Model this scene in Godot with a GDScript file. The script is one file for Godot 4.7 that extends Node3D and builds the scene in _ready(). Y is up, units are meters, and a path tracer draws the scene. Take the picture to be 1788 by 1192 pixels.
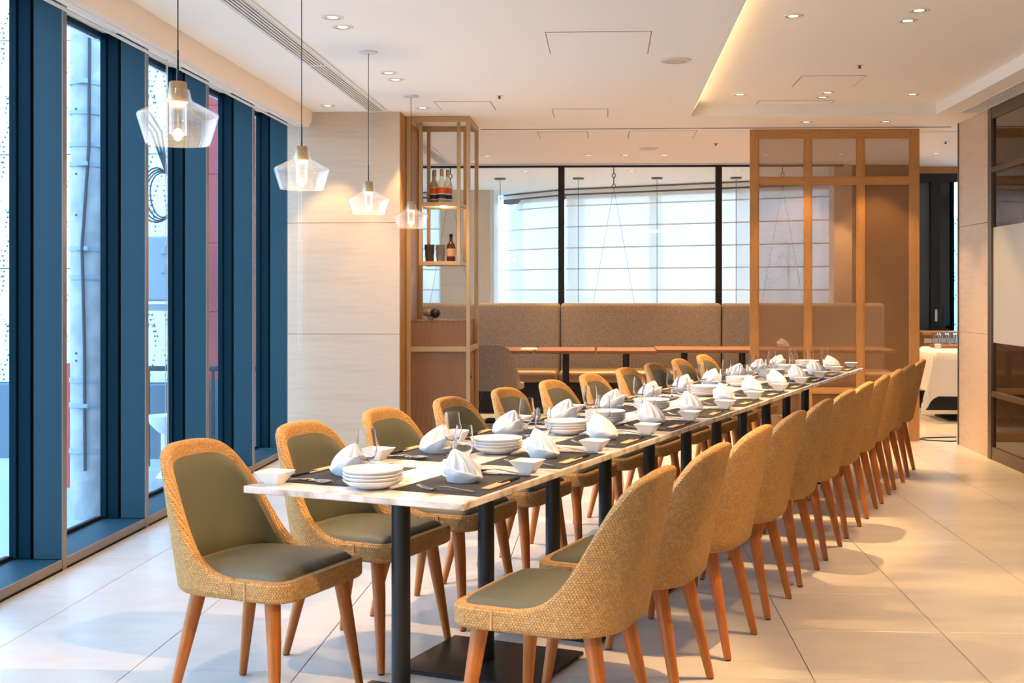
extends Node3D
# A restaurant dining room: long marble table row set for a meal, window wall on the left, screen and bench behind.
# Depth into the room is written as a positive number and becomes -z: V(x, y, depth).

var M := {}
var names_taken := {}
var rng := RandomNumberGenerator.new()
const ORD := ["first", "second", "third", "fourth", "fifth", "sixth", "seventh", "eighth", "ninth", "tenth", "eleventh"]
const TABLE_TURN := -0.37098
const TABLE_AT := Vector3(-1.118, 0.0, -3.696)
const TOP_Y := 0.745
const PITCH := 0.5945


func _ready() -> void:
	rng.seed = 7
	# ---------------------------------------------------------------- camera
	var cam := Camera3D.new()
	cam.name = "camera"
	var f := 2125.0
	cam.projection = Camera3D.PROJECTION_FRUSTUM
	cam.near = 0.05
	cam.far = 200.0
	cam.size = 0.05 * 1192.0 / f
	cam.frustum_offset = Vector2((894.0 - 970.0) / f * 0.05, -(596.0 - 506.5) / f * 0.05)
	cam.position = Vector3(0, 1.346, 0)
	cam.rotation.y = 0.0423
	add_child(cam)
	cam.current = true
	# ---------------------------------------------------------------- sky and exposure
	var we := WorldEnvironment.new()
	we.name = "environment"
	var env := Environment.new()
	env.background_mode = Environment.BG_SKY
	var sm := ProceduralSkyMaterial.new()
	sm.sky_top_color = Color(0.50, 0.75, 1.0)
	sm.sky_horizon_color = Color(0.79, 0.91, 1.0)
	sm.ground_horizon_color = Color(0.60, 0.68, 0.74)
	sm.ground_bottom_color = Color(0.35, 0.38, 0.40)
	sm.sky_curve = 0.25
	sm.energy_multiplier = 10.0
	var sky := Sky.new()
	sky.sky_material = sm
	env.sky = sky
	env.tonemap_mode = Environment.TONE_MAPPER_LINEAR
	env.tonemap_exposure = 0.92
	env.sdfgi_enabled = true
	env.ssao_enabled = true
	env.ssil_enabled = true
	we.environment = env
	add_child(we)
	# ---------------------------------------------------------------- build
	materials()
	floor_and_ceiling()
	window_wall()
	marble_walls()
	right_partition()
	outside()
	back_glazing()
	lights_in_ceiling()
	ceiling_fittings()
	shelf_unit()
	wood_screen()
	benches_and_back_tables()
	service_corner()
	dining_tables()
	dining_chairs()
	place_settings()
	pendants()


# ==================================================================== naming helpers
func V(x: float, y: float, depth: float) -> Vector3:
	return Vector3(x, y, -depth)


func numbered(called: String) -> String:
	if not names_taken.has(called):
		names_taken[called] = 0
		return called
	names_taken[called] += 1
	return "%s_%03d" % [called, names_taken[called]]


func obj(called: String, mesh: Mesh, mat: Material, parent: Node = null, at := Vector3.ZERO, rot := Vector3.ZERO) -> MeshInstance3D:
	var o := MeshInstance3D.new()
	o.mesh = mesh
	o.material_override = mat
	o.position = at
	o.rotation = rot
	o.cast_shadow = GeometryInstance3D.SHADOW_CASTING_SETTING_ON
	if parent == null:
		o.name = numbered(called)
		add_child(o)
	else:
		o.name = called
		parent.add_child(o, true)
	return o


func tag(o: Node, label: String, category: String, group := "") -> void:
	o.set_meta("label", label)
	o.set_meta("category", category)
	if group != "":
		o.set_meta("group", group)


func thing(called: String, label: String, category: String, at := Vector3.ZERO, turn := 0.0, group := "") -> Node3D:
	var o := Node3D.new()
	o.name = numbered(called)
	add_child(o)
	o.position = at
	o.rotation.y = turn
	tag(o, label, category, group)
	return o


func setting(called: String, at := Vector3.ZERO) -> Node3D:
	var o := Node3D.new()
	o.name = called
	add_child(o)
	o.position = at
	o.set_meta("kind", "structure")
	return o


func dup(root: Node3D, at: Vector3, turn: float, label: String) -> Node3D:
	var r: Node3D = root.duplicate()
	r.name = numbered(String(root.name).rstrip("0123456789").rstrip("_"))
	add_child(r)
	r.position = at
	r.rotation.y = turn
	r.set_meta("label", label)
	return r


func on_table(s: float, t: float, y := TOP_Y) -> Vector3:
	return TABLE_AT + Basis(Vector3.UP, TABLE_TURN) * Vector3(t, y, -s)


# ==================================================================== mesh helpers
class MB:
	var v := PackedVector3Array()
	var n := PackedVector3Array()
	var uv := PackedVector2Array()

	func tri(a: Vector3, b: Vector3, c: Vector3, na: Vector3, nb: Vector3, nc: Vector3, ua := Vector2.ZERO, ub := Vector2.ZERO, uc := Vector2.ZERO) -> void:
		if (b - a).cross(c - a).dot(na + nb + nc) > 0.0:
			v.append_array([a, c, b])
			n.append_array([na, nc, nb])
			uv.append_array([ua, uc, ub])
		else:
			v.append_array([a, b, c])
			n.append_array([na, nb, nc])
			uv.append_array([ua, ub, uc])

	func flat4(a: Vector3, b: Vector3, c: Vector3, d: Vector3, nn: Vector3) -> void:
		# planar quad with uv in metres
		var t := Vector3.UP if absf(nn.y) < 0.8 else Vector3.RIGHT
		var ux := t.cross(nn).normalized() if absf(nn.y) < 0.8 else Vector3.RIGHT
		var uy := t if absf(nn.y) < 0.8 else Vector3.BACK
		var ua := Vector2(a.dot(ux), -a.dot(uy))
		var ub := Vector2(b.dot(ux), -b.dot(uy))
		var uc := Vector2(c.dot(ux), -c.dot(uy))
		var ud := Vector2(d.dot(ux), -d.dot(uy))
		tri(a, b, c, nn, nn, nn, ua, ub, uc)
		tri(a, c, d, nn, nn, nn, ua, uc, ud)

	func box(c: Vector3, size: Vector3, bev := 0.0) -> void:
		var h := size * 0.5
		var e := minf(bev, minf(h.x, minf(h.y, h.z)) * 0.9)
		for ax in 3:
			for sg in [-1.0, 1.0]:
				var nn := Vector3.ZERO
				nn[ax] = sg
				var b1 := (ax + 1) % 3
				var b2 := (ax + 2) % 3
				var q := []
				for k in [[-1, -1], [1, -1], [1, 1], [-1, 1]]:
					var p := Vector3.ZERO
					p[ax] = sg * h[ax]
					p[b1] = k[0] * (h[b1] - e)
					p[b2] = k[1] * (h[b2] - e)
					q.append(c + p)
				flat4(q[0], q[1], q[2], q[3], nn)
		if e <= 0.0:
			return
		for ax in 3:  # edges along ax
			var b1 := (ax + 1) % 3
			var b2 := (ax + 2) % 3
			for s1 in [-1.0, 1.0]:
				for s2 in [-1.0, 1.0]:
					var nn := Vector3.ZERO
					nn[b1] = s1
					nn[b2] = s2
					nn = nn.normalized()
					var q := []
					for k in [[-1, 0], [1, 0], [1, 1], [-1, 1]]:
						var p := Vector3.ZERO
						p[ax] = k[0] * (h[ax] - e)
						p[b1] = s1 * (h[b1] if k[1] == 0 else h[b1] - e)
						p[b2] = s2 * (h[b2] - e if k[1] == 0 else h[b2])
						q.append(c + p)
					flat4(q[0], q[1], q[2], q[3], nn)
		for sx in [-1.0, 1.0]:
			for sy in [-1.0, 1.0]:
				for sz in [-1.0, 1.0]:
					var nn := Vector3(sx, sy, sz).normalized()
					var a := c + Vector3(sx * h.x, sy * (h.y - e), sz * (h.z - e))
					var b := c + Vector3(sx * (h.x - e), sy * h.y, sz * (h.z - e))
					var d := c + Vector3(sx * (h.x - e), sy * (h.y - e), sz * h.z)
					tri(a, b, d, nn, nn, nn)

	func lathe(profile: Array, seg := 32, c := Vector3.ZERO, crease := 0.72) -> void:
		# profile: Vector2(radius, y) running so that the outside lies to the right of travel upwards
		var m := profile.size()
		var sn := []
		for i in m - 1:
			var d: Vector2 = profile[i + 1] - profile[i]
			sn.append(Vector2(d.y, -d.x).normalized())
		var lens := [0.0]
		for i in m - 1:
			lens.append(lens[i] + profile[i].distance_to(profile[i + 1]))
		for i in m - 1:
			var n0: Vector2 = sn[i]
			var n1: Vector2 = sn[i]
			if i > 0 and sn[i - 1].dot(sn[i]) > crease:
				n0 = (sn[i - 1] + sn[i]).normalized()
			if i < m - 2 and sn[i + 1].dot(sn[i]) > crease:
				n1 = (sn[i + 1] + sn[i]).normalized()
			for k in seg:
				var a0 := TAU * k / seg
				var a1 := TAU * (k + 1) / seg
				var d0 := Vector3(cos(a0), 0, sin(a0))
				var d1 := Vector3(cos(a1), 0, sin(a1))
				var p00: Vector3 = c + d0 * profile[i].x + Vector3.UP * profile[i].y
				var p01: Vector3 = c + d1 * profile[i].x + Vector3.UP * profile[i].y
				var p10: Vector3 = c + d0 * profile[i + 1].x + Vector3.UP * profile[i + 1].y
				var p11: Vector3 = c + d1 * profile[i + 1].x + Vector3.UP * profile[i + 1].y
				var r: float = maxf(profile[i].x, profile[i + 1].x)
				var u0 := Vector2(a0 * r, -lens[i])
				var u1 := Vector2(a1 * r, -lens[i])
				var w0 := Vector2(a0 * r, -lens[i + 1])
				var w1 := Vector2(a1 * r, -lens[i + 1])
				var q00 := d0 * n0.x + Vector3.UP * n0.y
				var q01 := d1 * n0.x + Vector3.UP * n0.y
				var q10 := d0 * n1.x + Vector3.UP * n1.y
				var q11 := d1 * n1.x + Vector3.UP * n1.y
				if profile[i].x > 0.00001:
					tri(p00, p01, p11, q00, q01, q11, u0, u1, w1)
				if profile[i + 1].x > 0.00001:
					tri(p00, p11, p10, q00, q11, q10, u0, w1, w0)

	func tube(pts: Array, radii: Array, seg := 12, caps := true) -> void:
		var m := pts.size()
		var rings := []
		var dirs := []
		var side := Vector3.ZERO
		for i in m:
			var d: Vector3 = (pts[mini(i + 1, m - 1)] - pts[maxi(i - 1, 0)]).normalized()
			dirs.append(d)
			if i == 0:
				side = d.cross(Vector3.UP if absf(d.y) < 0.9 else Vector3.RIGHT).normalized()
			else:
				side = (side - d * side.dot(d)).normalized()
			var up := d.cross(side)
			var ring := []
			for k in seg:
				var a := TAU * k / seg
				ring.append(side * cos(a) + up * sin(a))
			rings.append(ring)
		var run := 0.0
		for i in m - 1:
			var r0: float = radii[mini(i, radii.size() - 1)]
			var r1: float = radii[mini(i + 1, radii.size() - 1)]
			var step: float = pts[i].distance_to(pts[i + 1])
			for k in seg:
				var l := (k + 1) % seg
				var ua := Vector2(r0 * TAU * k / seg, run)
				var ub := Vector2(r0 * TAU * (k + 1) / seg, run)
				var uc := Vector2(r0 * TAU * (k + 1) / seg, run + step)
				var ud := Vector2(r0 * TAU * k / seg, run + step)
				tri(pts[i] + rings[i][k] * r0, pts[i] + rings[i][l] * r0, pts[i + 1] + rings[i + 1][l] * r1, rings[i][k], rings[i][l], rings[i + 1][l], ua, ub, uc)
				tri(pts[i] + rings[i][k] * r0, pts[i + 1] + rings[i + 1][l] * r1, pts[i + 1] + rings[i + 1][k] * r1, rings[i][k], rings[i + 1][l], rings[i + 1][k], ua, uc, ud)
			run += step
		if caps:
			for e in [0, m - 1]:
				var nn: Vector3 = -dirs[0] if e == 0 else dirs[e]
				var r: float = radii[mini(e, radii.size() - 1)]
				for k in seg:
					tri(pts[e], pts[e] + rings[e][k] * r, pts[e] + rings[e][(k + 1) % seg] * r, nn, nn, nn)

	func grid(p: Array, outward: Vector3, closed_u := false, uvs := []) -> void:
		# p[i][j]; smooth normals; 'outward' only picks the side when it is not ZERO
		var ni := p.size()
		var nj: int = p[0].size()
		var nn := []
		var flip := 1.0
		var test := 0.0
		for i in ni:
			var row := []
			for j in nj:
				var ia := i - 1
				var ib := i + 1
				if closed_u:
					ia = (i - 1 + ni - 1) % (ni - 1)
					ib = (i + 1) % (ni - 1)
				else:
					ia = maxi(ia, 0)
					ib = mini(ib, ni - 1)
				var du: Vector3 = p[ib][j] - p[ia][j]
				var dv: Vector3 = p[i][mini(j + 1, nj - 1)] - p[i][maxi(j - 1, 0)]
				var c := du.cross(dv)
				var c2 := c.normalized() if c.length() > 1e-12 else Vector3.ZERO
				row.append(c2)
				test += c2.dot(outward)
			nn.append(row)
		if outward != Vector3.ZERO and test < 0.0:
			flip = -1.0
		for i in ni:
			for j in nj:
				nn[i][j] *= flip
				if nn[i][j] == Vector3.ZERO:
					nn[i][j] = nn[i][j - 1] if j > 0 else Vector3.UP
		for i in ni - 1:
			for j in nj - 1:
				var ua := Vector2.ZERO
				var ub := Vector2.ZERO
				var uc := Vector2.ZERO
				var ud := Vector2.ZERO
				if uvs:
					ua = uvs[i][j]
					ub = uvs[i + 1][j]
					uc = uvs[i + 1][j + 1]
					ud = uvs[i][j + 1]
				tri(p[i][j], p[i + 1][j], p[i + 1][j + 1], nn[i][j], nn[i + 1][j], nn[i + 1][j + 1], ua, ub, uc)
				tri(p[i][j], p[i + 1][j + 1], p[i][j + 1], nn[i][j], nn[i + 1][j + 1], nn[i][j + 1], ua, uc, ud)

	func prism(poly: PackedVector2Array, y0: float, y1: float, bev := 0.0) -> void:
		# poly in (x, z); optional bevel on the top and bottom rims
		var c := Vector2.ZERO
		for q in poly:
			c += q
		c /= poly.size()
		var rings := [[y0 + bev, 0.0], [y1 - bev, 0.0]]
		if bev > 0.0:
			rings = [[y0, bev], [y0 + bev, 0.0], [y1 - bev, 0.0], [y1, bev]]
		var m := poly.size()
		var run := 0.0
		for k in m:
			var a := poly[k]
			var b := poly[(k + 1) % m]
			var d := (b - a).normalized()
			var o := Vector2(d.y, -d.x)
			if o.dot((a + b) * 0.5 - c) < 0.0:
				o = -o
			var step := a.distance_to(b)
			for r in rings.size() - 1:
				var i0: float = rings[r][1]
				var i1: float = rings[r + 1][1]
				var a0 := a.move_toward(c, i0)
				var b0 := b.move_toward(c, i0)
				var a1 := a.move_toward(c, i1)
				var b1 := b.move_toward(c, i1)
				var up := (i1 - i0) / maxf(rings[r + 1][0] - rings[r][0], 1e-6)
				var nn := Vector3(o.x, up, o.y).normalized()
				var pa := Vector3(a0.x, rings[r][0], a0.y)
				var pb := Vector3(b0.x, rings[r][0], b0.y)
				var pc := Vector3(b1.x, rings[r + 1][0], b1.y)
				var pd := Vector3(a1.x, rings[r + 1][0], a1.y)
				tri(pa, pb, pc, nn, nn, nn, Vector2(run, -pa.y), Vector2(run + step, -pb.y), Vector2(run + step, -pc.y))
				tri(pa, pc, pd, nn, nn, nn, Vector2(run, -pa.y), Vector2(run + step, -pc.y), Vector2(run, -pd.y))
			run += step
		var idx := Geometry2D.triangulate_polygon(poly)
		for yy in [y0, y1]:
			var nn := Vector3.UP if yy == y1 else Vector3.DOWN
			for k in range(0, idx.size(), 3):
				var t := []
				for w in 3:
					var q := poly[idx[k + w]].move_toward(c, bev)
					t.append(Vector3(q.x, yy, q.y))
				tri(t[0], t[1], t[2], nn, nn, nn, Vector2(t[0].x, t[0].z), Vector2(t[1].x, t[1].z), Vector2(t[2].x, t[2].z))

	func mesh() -> ArrayMesh:
		var a := []
		a.resize(Mesh.ARRAY_MAX)
		a[Mesh.ARRAY_VERTEX] = v
		a[Mesh.ARRAY_NORMAL] = n
		a[Mesh.ARRAY_TEX_UV] = uv
		var m := ArrayMesh.new()
		m.add_surface_from_arrays(Mesh.PRIMITIVE_TRIANGLES, a)
		return m


func box_mesh(size: Vector3, bev := 0.0, c := Vector3.ZERO) -> ArrayMesh:
	var b := MB.new()
	b.box(c, size, bev)
	return b.mesh()


# a box given by its limits in room coordinates (depth positive)
func slab(x0: float, x1: float, y0: float, y1: float, d0: float, d1: float, bev := 0.0) -> ArrayMesh:
	var b := MB.new()
	slab_into(b, x0, x1, y0, y1, d0, d1, bev)
	return b.mesh()


func slab_into(b: MB, x0: float, x1: float, y0: float, y1: float, d0: float, d1: float, bev := 0.0) -> void:
	b.box(V((x0 + x1) / 2, (y0 + y1) / 2, (d0 + d1) / 2), Vector3(absf(x1 - x0), absf(y1 - y0), absf(d1 - d0)), bev)


func lathe_mesh(profile: Array, seg := 32) -> ArrayMesh:
	var b := MB.new()
	b.lathe(profile, seg)
	return b.mesh()


func tube_mesh(pts: Array, radii: Array, seg := 12) -> ArrayMesh:
	var b := MB.new()
	b.tube(pts, radii, seg)
	return b.mesh()


# ==================================================================== materials
func mat(called: String, c: Color, rough := 0.6, metal := 0.0, spec := 0.5) -> StandardMaterial3D:
	var m := StandardMaterial3D.new()
	m.resource_name = called
	m.albedo_color = c
	m.roughness = rough
	m.metallic = metal
	m.metallic_specular = spec
	M[called] = m
	return m


func noise_tex(freq: float, ramp: Array, size := 512, octaves := 4, kind := FastNoiseLite.TYPE_SIMPLEX_SMOOTH, warp := 0.0, ridged := false, noise_seed := 1, as_normal := false) -> NoiseTexture2D:
	var n := FastNoiseLite.new()
	n.noise_type = kind
	n.frequency = freq
	n.seed = noise_seed
	n.fractal_type = FastNoiseLite.FRACTAL_RIDGED if ridged else FastNoiseLite.FRACTAL_FBM
	n.fractal_octaves = octaves
	if warp > 0.0:
		n.domain_warp_enabled = true
		n.domain_warp_amplitude = warp
		n.domain_warp_frequency = freq * 0.6
	var t := NoiseTexture2D.new()
	t.width = size
	t.height = size
	t.seamless = true
	t.noise = n
	if as_normal:
		t.as_normal_map = true
		t.bump_strength = 4.0
	elif ramp:
		var g := Gradient.new()
		var offs := PackedFloat32Array()
		var cols := PackedColorArray()
		for k in ramp:
			offs.append(k[0])
			cols.append(k[1])
		g.offsets = offs
		g.colors = cols
		t.color_ramp = g
	return t


func gray(x: float) -> Color:
	return Color(x, x, x)


func weave_images() -> Array:
	var size := 256
	var cells := 32
	var px := size / cells
	var al := Image.create(size, size, false, Image.FORMAT_RGB8)
	var hi := Image.create(size, size, false, Image.FORMAT_RGB8)
	var r := RandomNumberGenerator.new()
	r.seed = 11
	# heathered yarns: every stitch has one flat colour; only the normal map knows the relief
	var yarns := [Color(0.77, 0.64, 0.475), Color(0.795, 0.66, 0.49), Color(0.81, 0.675, 0.50), Color(0.84, 0.70, 0.52)]
	var stitch := []
	for k in cells * cells:
		stitch.append(yarns[r.randi() % 4])
	for y in size:
		var cy := y / px
		for x in size:
			var xx := (x + (px / 2 if cy % 2 == 1 else 0)) % size
			var cx := xx / px
			var dx := (xx % px + 0.5) / px * 2.0 - 1.0
			var dy := (y % px + 0.5) / px * 2.0 - 1.0
			var b := clampf(1.12 - 0.80 * dx * dx * dx * dx - 0.22 * dy * dy - 0.50 * dx * dx * dy * dy, 0.0, 1.0)
			al.set_pixel(x, y, stitch[cy * cells + cx])
			hi.set_pixel(x, y, gray(b))
	hi.bump_map_to_normal_map(4.0)
	return [ImageTexture.create_from_image(al), ImageTexture.create_from_image(hi)]


func dots_image() -> ImageTexture:
	# rows of punched holes running in waves over the white street facade
	var size := 512
	var im := Image.create(size, size, false, Image.FORMAT_RGB8)
	im.fill(Color(0.9, 0.92, 0.92))
	var r := RandomNumberGenerator.new()
	r.seed = 5
	for line in 22:
		var x0 := line * size / 22.0
		var amp := r.randf_range(6, 26)
		var ph := r.randf_range(0, TAU)
		var y := 0.0
		while y < size:
			var x := int(x0 + amp * sin(y / size * TAU * 2.0 + ph) + size) % size
			var rad := 2 + int(4.0 * absf(sin(y / size * TAU * 3.0 + ph * 2.0)))
			im.fill_rect(Rect2i(x, int(y), rad, rad), Color(0.22, 0.27, 0.3))
			y += 13.0
	return ImageTexture.create_from_image(im)


func label_image() -> ImageTexture:
	# printed bottle label: orange over dark blue
	var im := Image.create(64, 64, false, Image.FORMAT_RGB8)
	im.fill(Color(0.9, 0.82, 0.66))
	im.fill_rect(Rect2i(0, 4, 64, 28), Color(0.86, 0.32, 0.14))
	im.fill_rect(Rect2i(0, 38, 64, 20), Color(0.08, 0.2, 0.32))
	var r := RandomNumberGenerator.new()
	r.seed = 3
	for k in 46:
		im.fill_rect(Rect2i(r.randi_range(0, 60), r.randi_range(6, 28), r.randi_range(2, 5), 2), Color(0.95, 0.55, 0.3))
	return ImageTexture.create_from_image(im)


func materials() -> void:
	mat("ceiling paint", Color(0.965, 0.945, 0.90), 0.9)
	mat("shade cloth", Color(0.93, 0.87, 0.80), 0.95)
	mat("white trim", Color(0.88, 0.86, 0.83), 0.5)
	mat("grout", Color(0.30, 0.28, 0.26), 0.9)
	var tile := mat("floor tile", Color(0.93, 0.895, 0.845), 0.33, 0.0, 0.5)
	tile.albedo_texture = noise_tex(0.006, [[0.0, gray(0.88)], [0.25, gray(0.858)], [0.5, gray(0.875)], [0.75, gray(0.89)], [1.0, gray(0.88)]], 512, 6, FastNoiseLite.TYPE_SIMPLEX_SMOOTH, 0.0, false, 3)
	tile.uv1_scale = Vector3(0.8, 1.6, 1)
	# stone wall cladding with sideways veins
	var st := mat("stone cladding", Color(0.92, 0.85, 0.76), 0.45)
	st.albedo_texture = noise_tex(0.006, [[0.0, Color(0.85, 0.81, 0.765)], [0.38, Color(0.88, 0.848, 0.81)], [0.55, Color(0.895, 0.865, 0.83)], [0.75, Color(0.875, 0.842, 0.803)], [1.0, Color(0.905, 0.88, 0.85)]], 512, 5, FastNoiseLite.TYPE_SIMPLEX_SMOOTH, 30.0, false, 8)
	st.uv1_triplanar = true
	st.uv1_world_triplanar = true
	st.uv1_scale = Vector3(0.5, 4.2, 0.5)
	# table marble
	var tm := mat("table marble", Color(0.95, 0.93, 0.91), 0.22)
	tm.albedo_texture = noise_tex(0.0045, [[0.0, Color(0.95, 0.93, 0.91)], [0.55, Color(0.93, 0.90, 0.87)], [0.72, Color(0.84, 0.78, 0.71)], [0.84, Color(0.72, 0.62, 0.52)], [1.0, Color(0.62, 0.50, 0.40)]], 512, 5, FastNoiseLite.TYPE_SIMPLEX_SMOOTH, 45.0, true, 21)
	tm.uv1_triplanar = true
	tm.uv1_world_triplanar = true
	tm.uv1_scale = Vector3(1.3, 1.3, 1.3)
	var w := weave_images()
	for k in [["tan weave", Color(1.0, 0.93, 0.82)]]:
		var we := mat(k[0], k[1], 0.95, 0.0, 0.2)
		we.albedo_texture = w[0]
		we.normal_enabled = true
		we.normal_texture = w[1]
		we.normal_scale = 1.6
		we.uv1_scale = Vector3(3.2, 4.4, 1)
	var le := mat("olive leather", Color(0.385, 0.38, 0.305), 0.5, 0.0, 0.4)
	le.normal_enabled = true
	le.normal_texture = noise_tex(0.05, [], 256, 3, FastNoiseLite.TYPE_SIMPLEX_SMOOTH, 0.0, false, 12, true)
	le.normal_scale = 0.12
	le.uv1_scale = Vector3(6, 6, 1)
	var grain := noise_tex(0.012, [[0.0, gray(0.82)], [0.5, gray(0.92)], [0.9, gray(1.0)], [1.0, gray(0.96)]], 512, 5, FastNoiseLite.TYPE_SIMPLEX_SMOOTH, 8.0, false, 17)
	var lw := mat("leg wood", Color(0.76, 0.43, 0.13), 0.42)
	lw.albedo_texture = grain
	lw.uv1_scale = Vector3(9, 0.9, 1)
	for k in [["oak upright", Vector3(24, 0.8, 24), Color(0.74, 0.535, 0.31)], ["oak across", Vector3(0.8, 24, 24), Color(0.74, 0.535, 0.31)], ["walnut panel", Vector3(22, 0.5, 22), Color(0.56, 0.385, 0.235)], ["table wood", Vector3(0.7, 9, 9), Color(0.58, 0.38, 0.215)]]:
		var o := mat(k[0], k[2], 0.42)
		o.albedo_texture = grain
		o.uv1_triplanar = true
		o.uv1_world_triplanar = true
		o.uv1_scale = k[1]
	mat("black metal", Color(0.035, 0.036, 0.04), 0.38, 0.0, 0.5)
	mat("gold metal", Color(0.72, 0.60, 0.44), 0.42, 0.55)
	mat("brass cap", Color(0.72, 0.60, 0.44), 0.38, 0.7)
	mat("bronze metal", Color(0.42, 0.36, 0.30), 0.38, 0.6)
	mat("steel", Color(0.80, 0.79, 0.77), 0.22, 1.0)
	mat("blue-grey panel", Color(0.115, 0.25, 0.295), 0.5, 0.0, 0.35)
	mat("teal frame", Color(0.0, 0.14, 0.19), 0.5, 0.0, 0.2)
	mat("frame edge", Color(0.52, 0.46, 0.41), 0.4, 0.3)
	mat("dark gap", Color(0.015, 0.015, 0.018), 0.8)
	mat("porcelain", Color(0.93, 0.92, 0.90), 0.16)
	mat("napkin linen", Color(0.93, 0.92, 0.91), 0.95)
	mat("paper", Color(0.93, 0.92, 0.90), 0.9)
	var mm := mat("charcoal mat", Color(0.16, 0.155, 0.155), 0.75)
	mm.normal_enabled = true
	mm.normal_texture = noise_tex(0.2, [], 128, 2, FastNoiseLite.TYPE_SIMPLEX_SMOOTH, 0.0, false, 30, true)
	mm.normal_scale = 0.2
	mm.uv1_scale = Vector3(8, 8, 1)
	mat("chopstick lacquer", Color(0.03, 0.028, 0.03), 0.3)
	mat("kraft sleeve", Color(0.80, 0.64, 0.45), 0.85)
	# upholstery of the bench
	var up := mat("bench tweed", Color(0.74, 0.68, 0.62), 0.95, 0.0, 0.2)
	up.albedo_texture = noise_tex(0.30, [[0.0, gray(0.52)], [0.45, gray(0.74)], [0.6, gray(0.84)], [1.0, gray(0.98)]], 512, 2, FastNoiseLite.TYPE_VALUE, 0.0, false, 40)
	up.uv1_triplanar = true
	up.uv1_world_triplanar = true
	up.uv1_scale = Vector3(2.6, 1.5, 2.6)
	mat("bench vinyl", Color(0.52, 0.42, 0.30), 0.35)
	mat("fabric wall", Color(0.42, 0.33, 0.23), 0.9)
	# glass
	var gl := mat("clear glass", Color(1.0, 1.0, 1.0, 0.0), 0.0)
	gl.transparency = BaseMaterial3D.TRANSPARENCY_ALPHA
	gl.refraction_enabled = true
	gl.refraction_scale = 0.018
	var pn := mat("window pane", Color(0.85, 0.95, 1.0, 0.06), 0.0)
	pn.transparency = BaseMaterial3D.TRANSPARENCY_ALPHA
	var sh := mat("lamp glass", Color(1.0, 1.0, 1.0, 0.012), 0.0)
	sh.transparency = BaseMaterial3D.TRANSPARENCY_ALPHA
	var tg := mat("tube glass", Color(1.0, 1.0, 1.0, 0.0), 0.0)
	tg.transparency = BaseMaterial3D.TRANSPARENCY_ALPHA
	var ms := mat("wire mesh glass", Color(0.60, 0.45, 0.29, 0.42), 0.4, 0.2)
	ms.transparency = BaseMaterial3D.TRANSPARENCY_ALPHA
	mat("smoked glass", Color(0.12, 0.09, 0.06), 0.03, 0.0, 1.0)
	mat("dark glass", Color(0.025, 0.03, 0.032), 0.06, 0.0, 0.6)
	mat("frosted film", Color(0.74, 0.715, 0.66), 0.55)
	# the light cloth of the far shades lets daylight through
	var ro := mat("sheer shade", Color(0.95, 0.935, 0.89, 0.93), 1.0)
	ro.transparency = BaseMaterial3D.TRANSPARENCY_ALPHA
	ro.backlight_enabled = true
	ro.backlight = Color(0.74, 0.73, 0.69)
	# outside
	mat("asphalt", Color(0.64, 0.64, 0.63), 0.95)
	mat("pavement", Color(0.72, 0.72, 0.70), 0.9)
	var fa := mat("punched facade", Color(1, 1, 1), 0.6)
	fa.albedo_texture = dots_image()
	fa.uv1_scale = Vector3(0.5, 0.5, 1)
	mat("facade base", Color(0.33, 0.39, 0.43), 0.7)
	mat("red cladding", Color(0.66, 0.22, 0.20), 0.6)
	var pc := mat("pole concrete", Color(0.66, 0.67, 0.67), 0.85)
	pc.albedo_texture = noise_tex(0.02, [[0.0, gray(0.82)], [1.0, gray(1.0)]], 256, 4, FastNoiseLite.TYPE_SIMPLEX_SMOOTH, 0.0, false, 51)
	mat("cable black", Color(0.06, 0.09, 0.11), 0.6)
	mat("grey steel box", Color(0.50, 0.56, 0.60), 0.5)
	mat("sign red", Color(0.72, 0.10, 0.13), 0.5)
	mat("sign white", Color(0.9, 0.9, 0.9), 0.5)
	mat("leaf", Color(0.16, 0.30, 0.07), 0.6)
	mat("table linen", Color(0.92, 0.90, 0.86), 0.95)
	mat("amber glass", Color(0.30, 0.15, 0.05), 0.08)
	var cb := mat("bottle glass", Color(0.90, 0.86, 0.62, 0.35), 0.03)
	cb.transparency = BaseMaterial3D.TRANSPARENCY_ALPHA
	var lb := mat("bottle label", Color(1, 1, 1), 0.6)
	lb.albedo_texture = label_image()
	mat("bark", Color(0.22, 0.16, 0.11), 0.8)
	mat("grey bark", Color(0.50, 0.50, 0.49), 0.7)
	mat("shell grey", Color(0.55, 0.50, 0.43), 0.4)
	mat("shell dark", Color(0.12, 0.13, 0.11), 0.3)
	var em := mat("lamp glow", Color(1.0, 0.9, 0.75), 0.5)
	em.emission_enabled = true
	em.emission = Color(1.0, 0.84, 0.62)
	em.emission_energy_multiplier = 3.0
	var e2 := mat("downlight glow", Color(1.0, 0.95, 0.88), 0.5)
	e2.emission_enabled = true
	e2.emission = Color(1.0, 0.88, 0.70)
	e2.emission_energy_multiplier = 2.2
	mat("reflector", Color(0.82, 0.80, 0.77), 0.25, 0.9)


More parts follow.
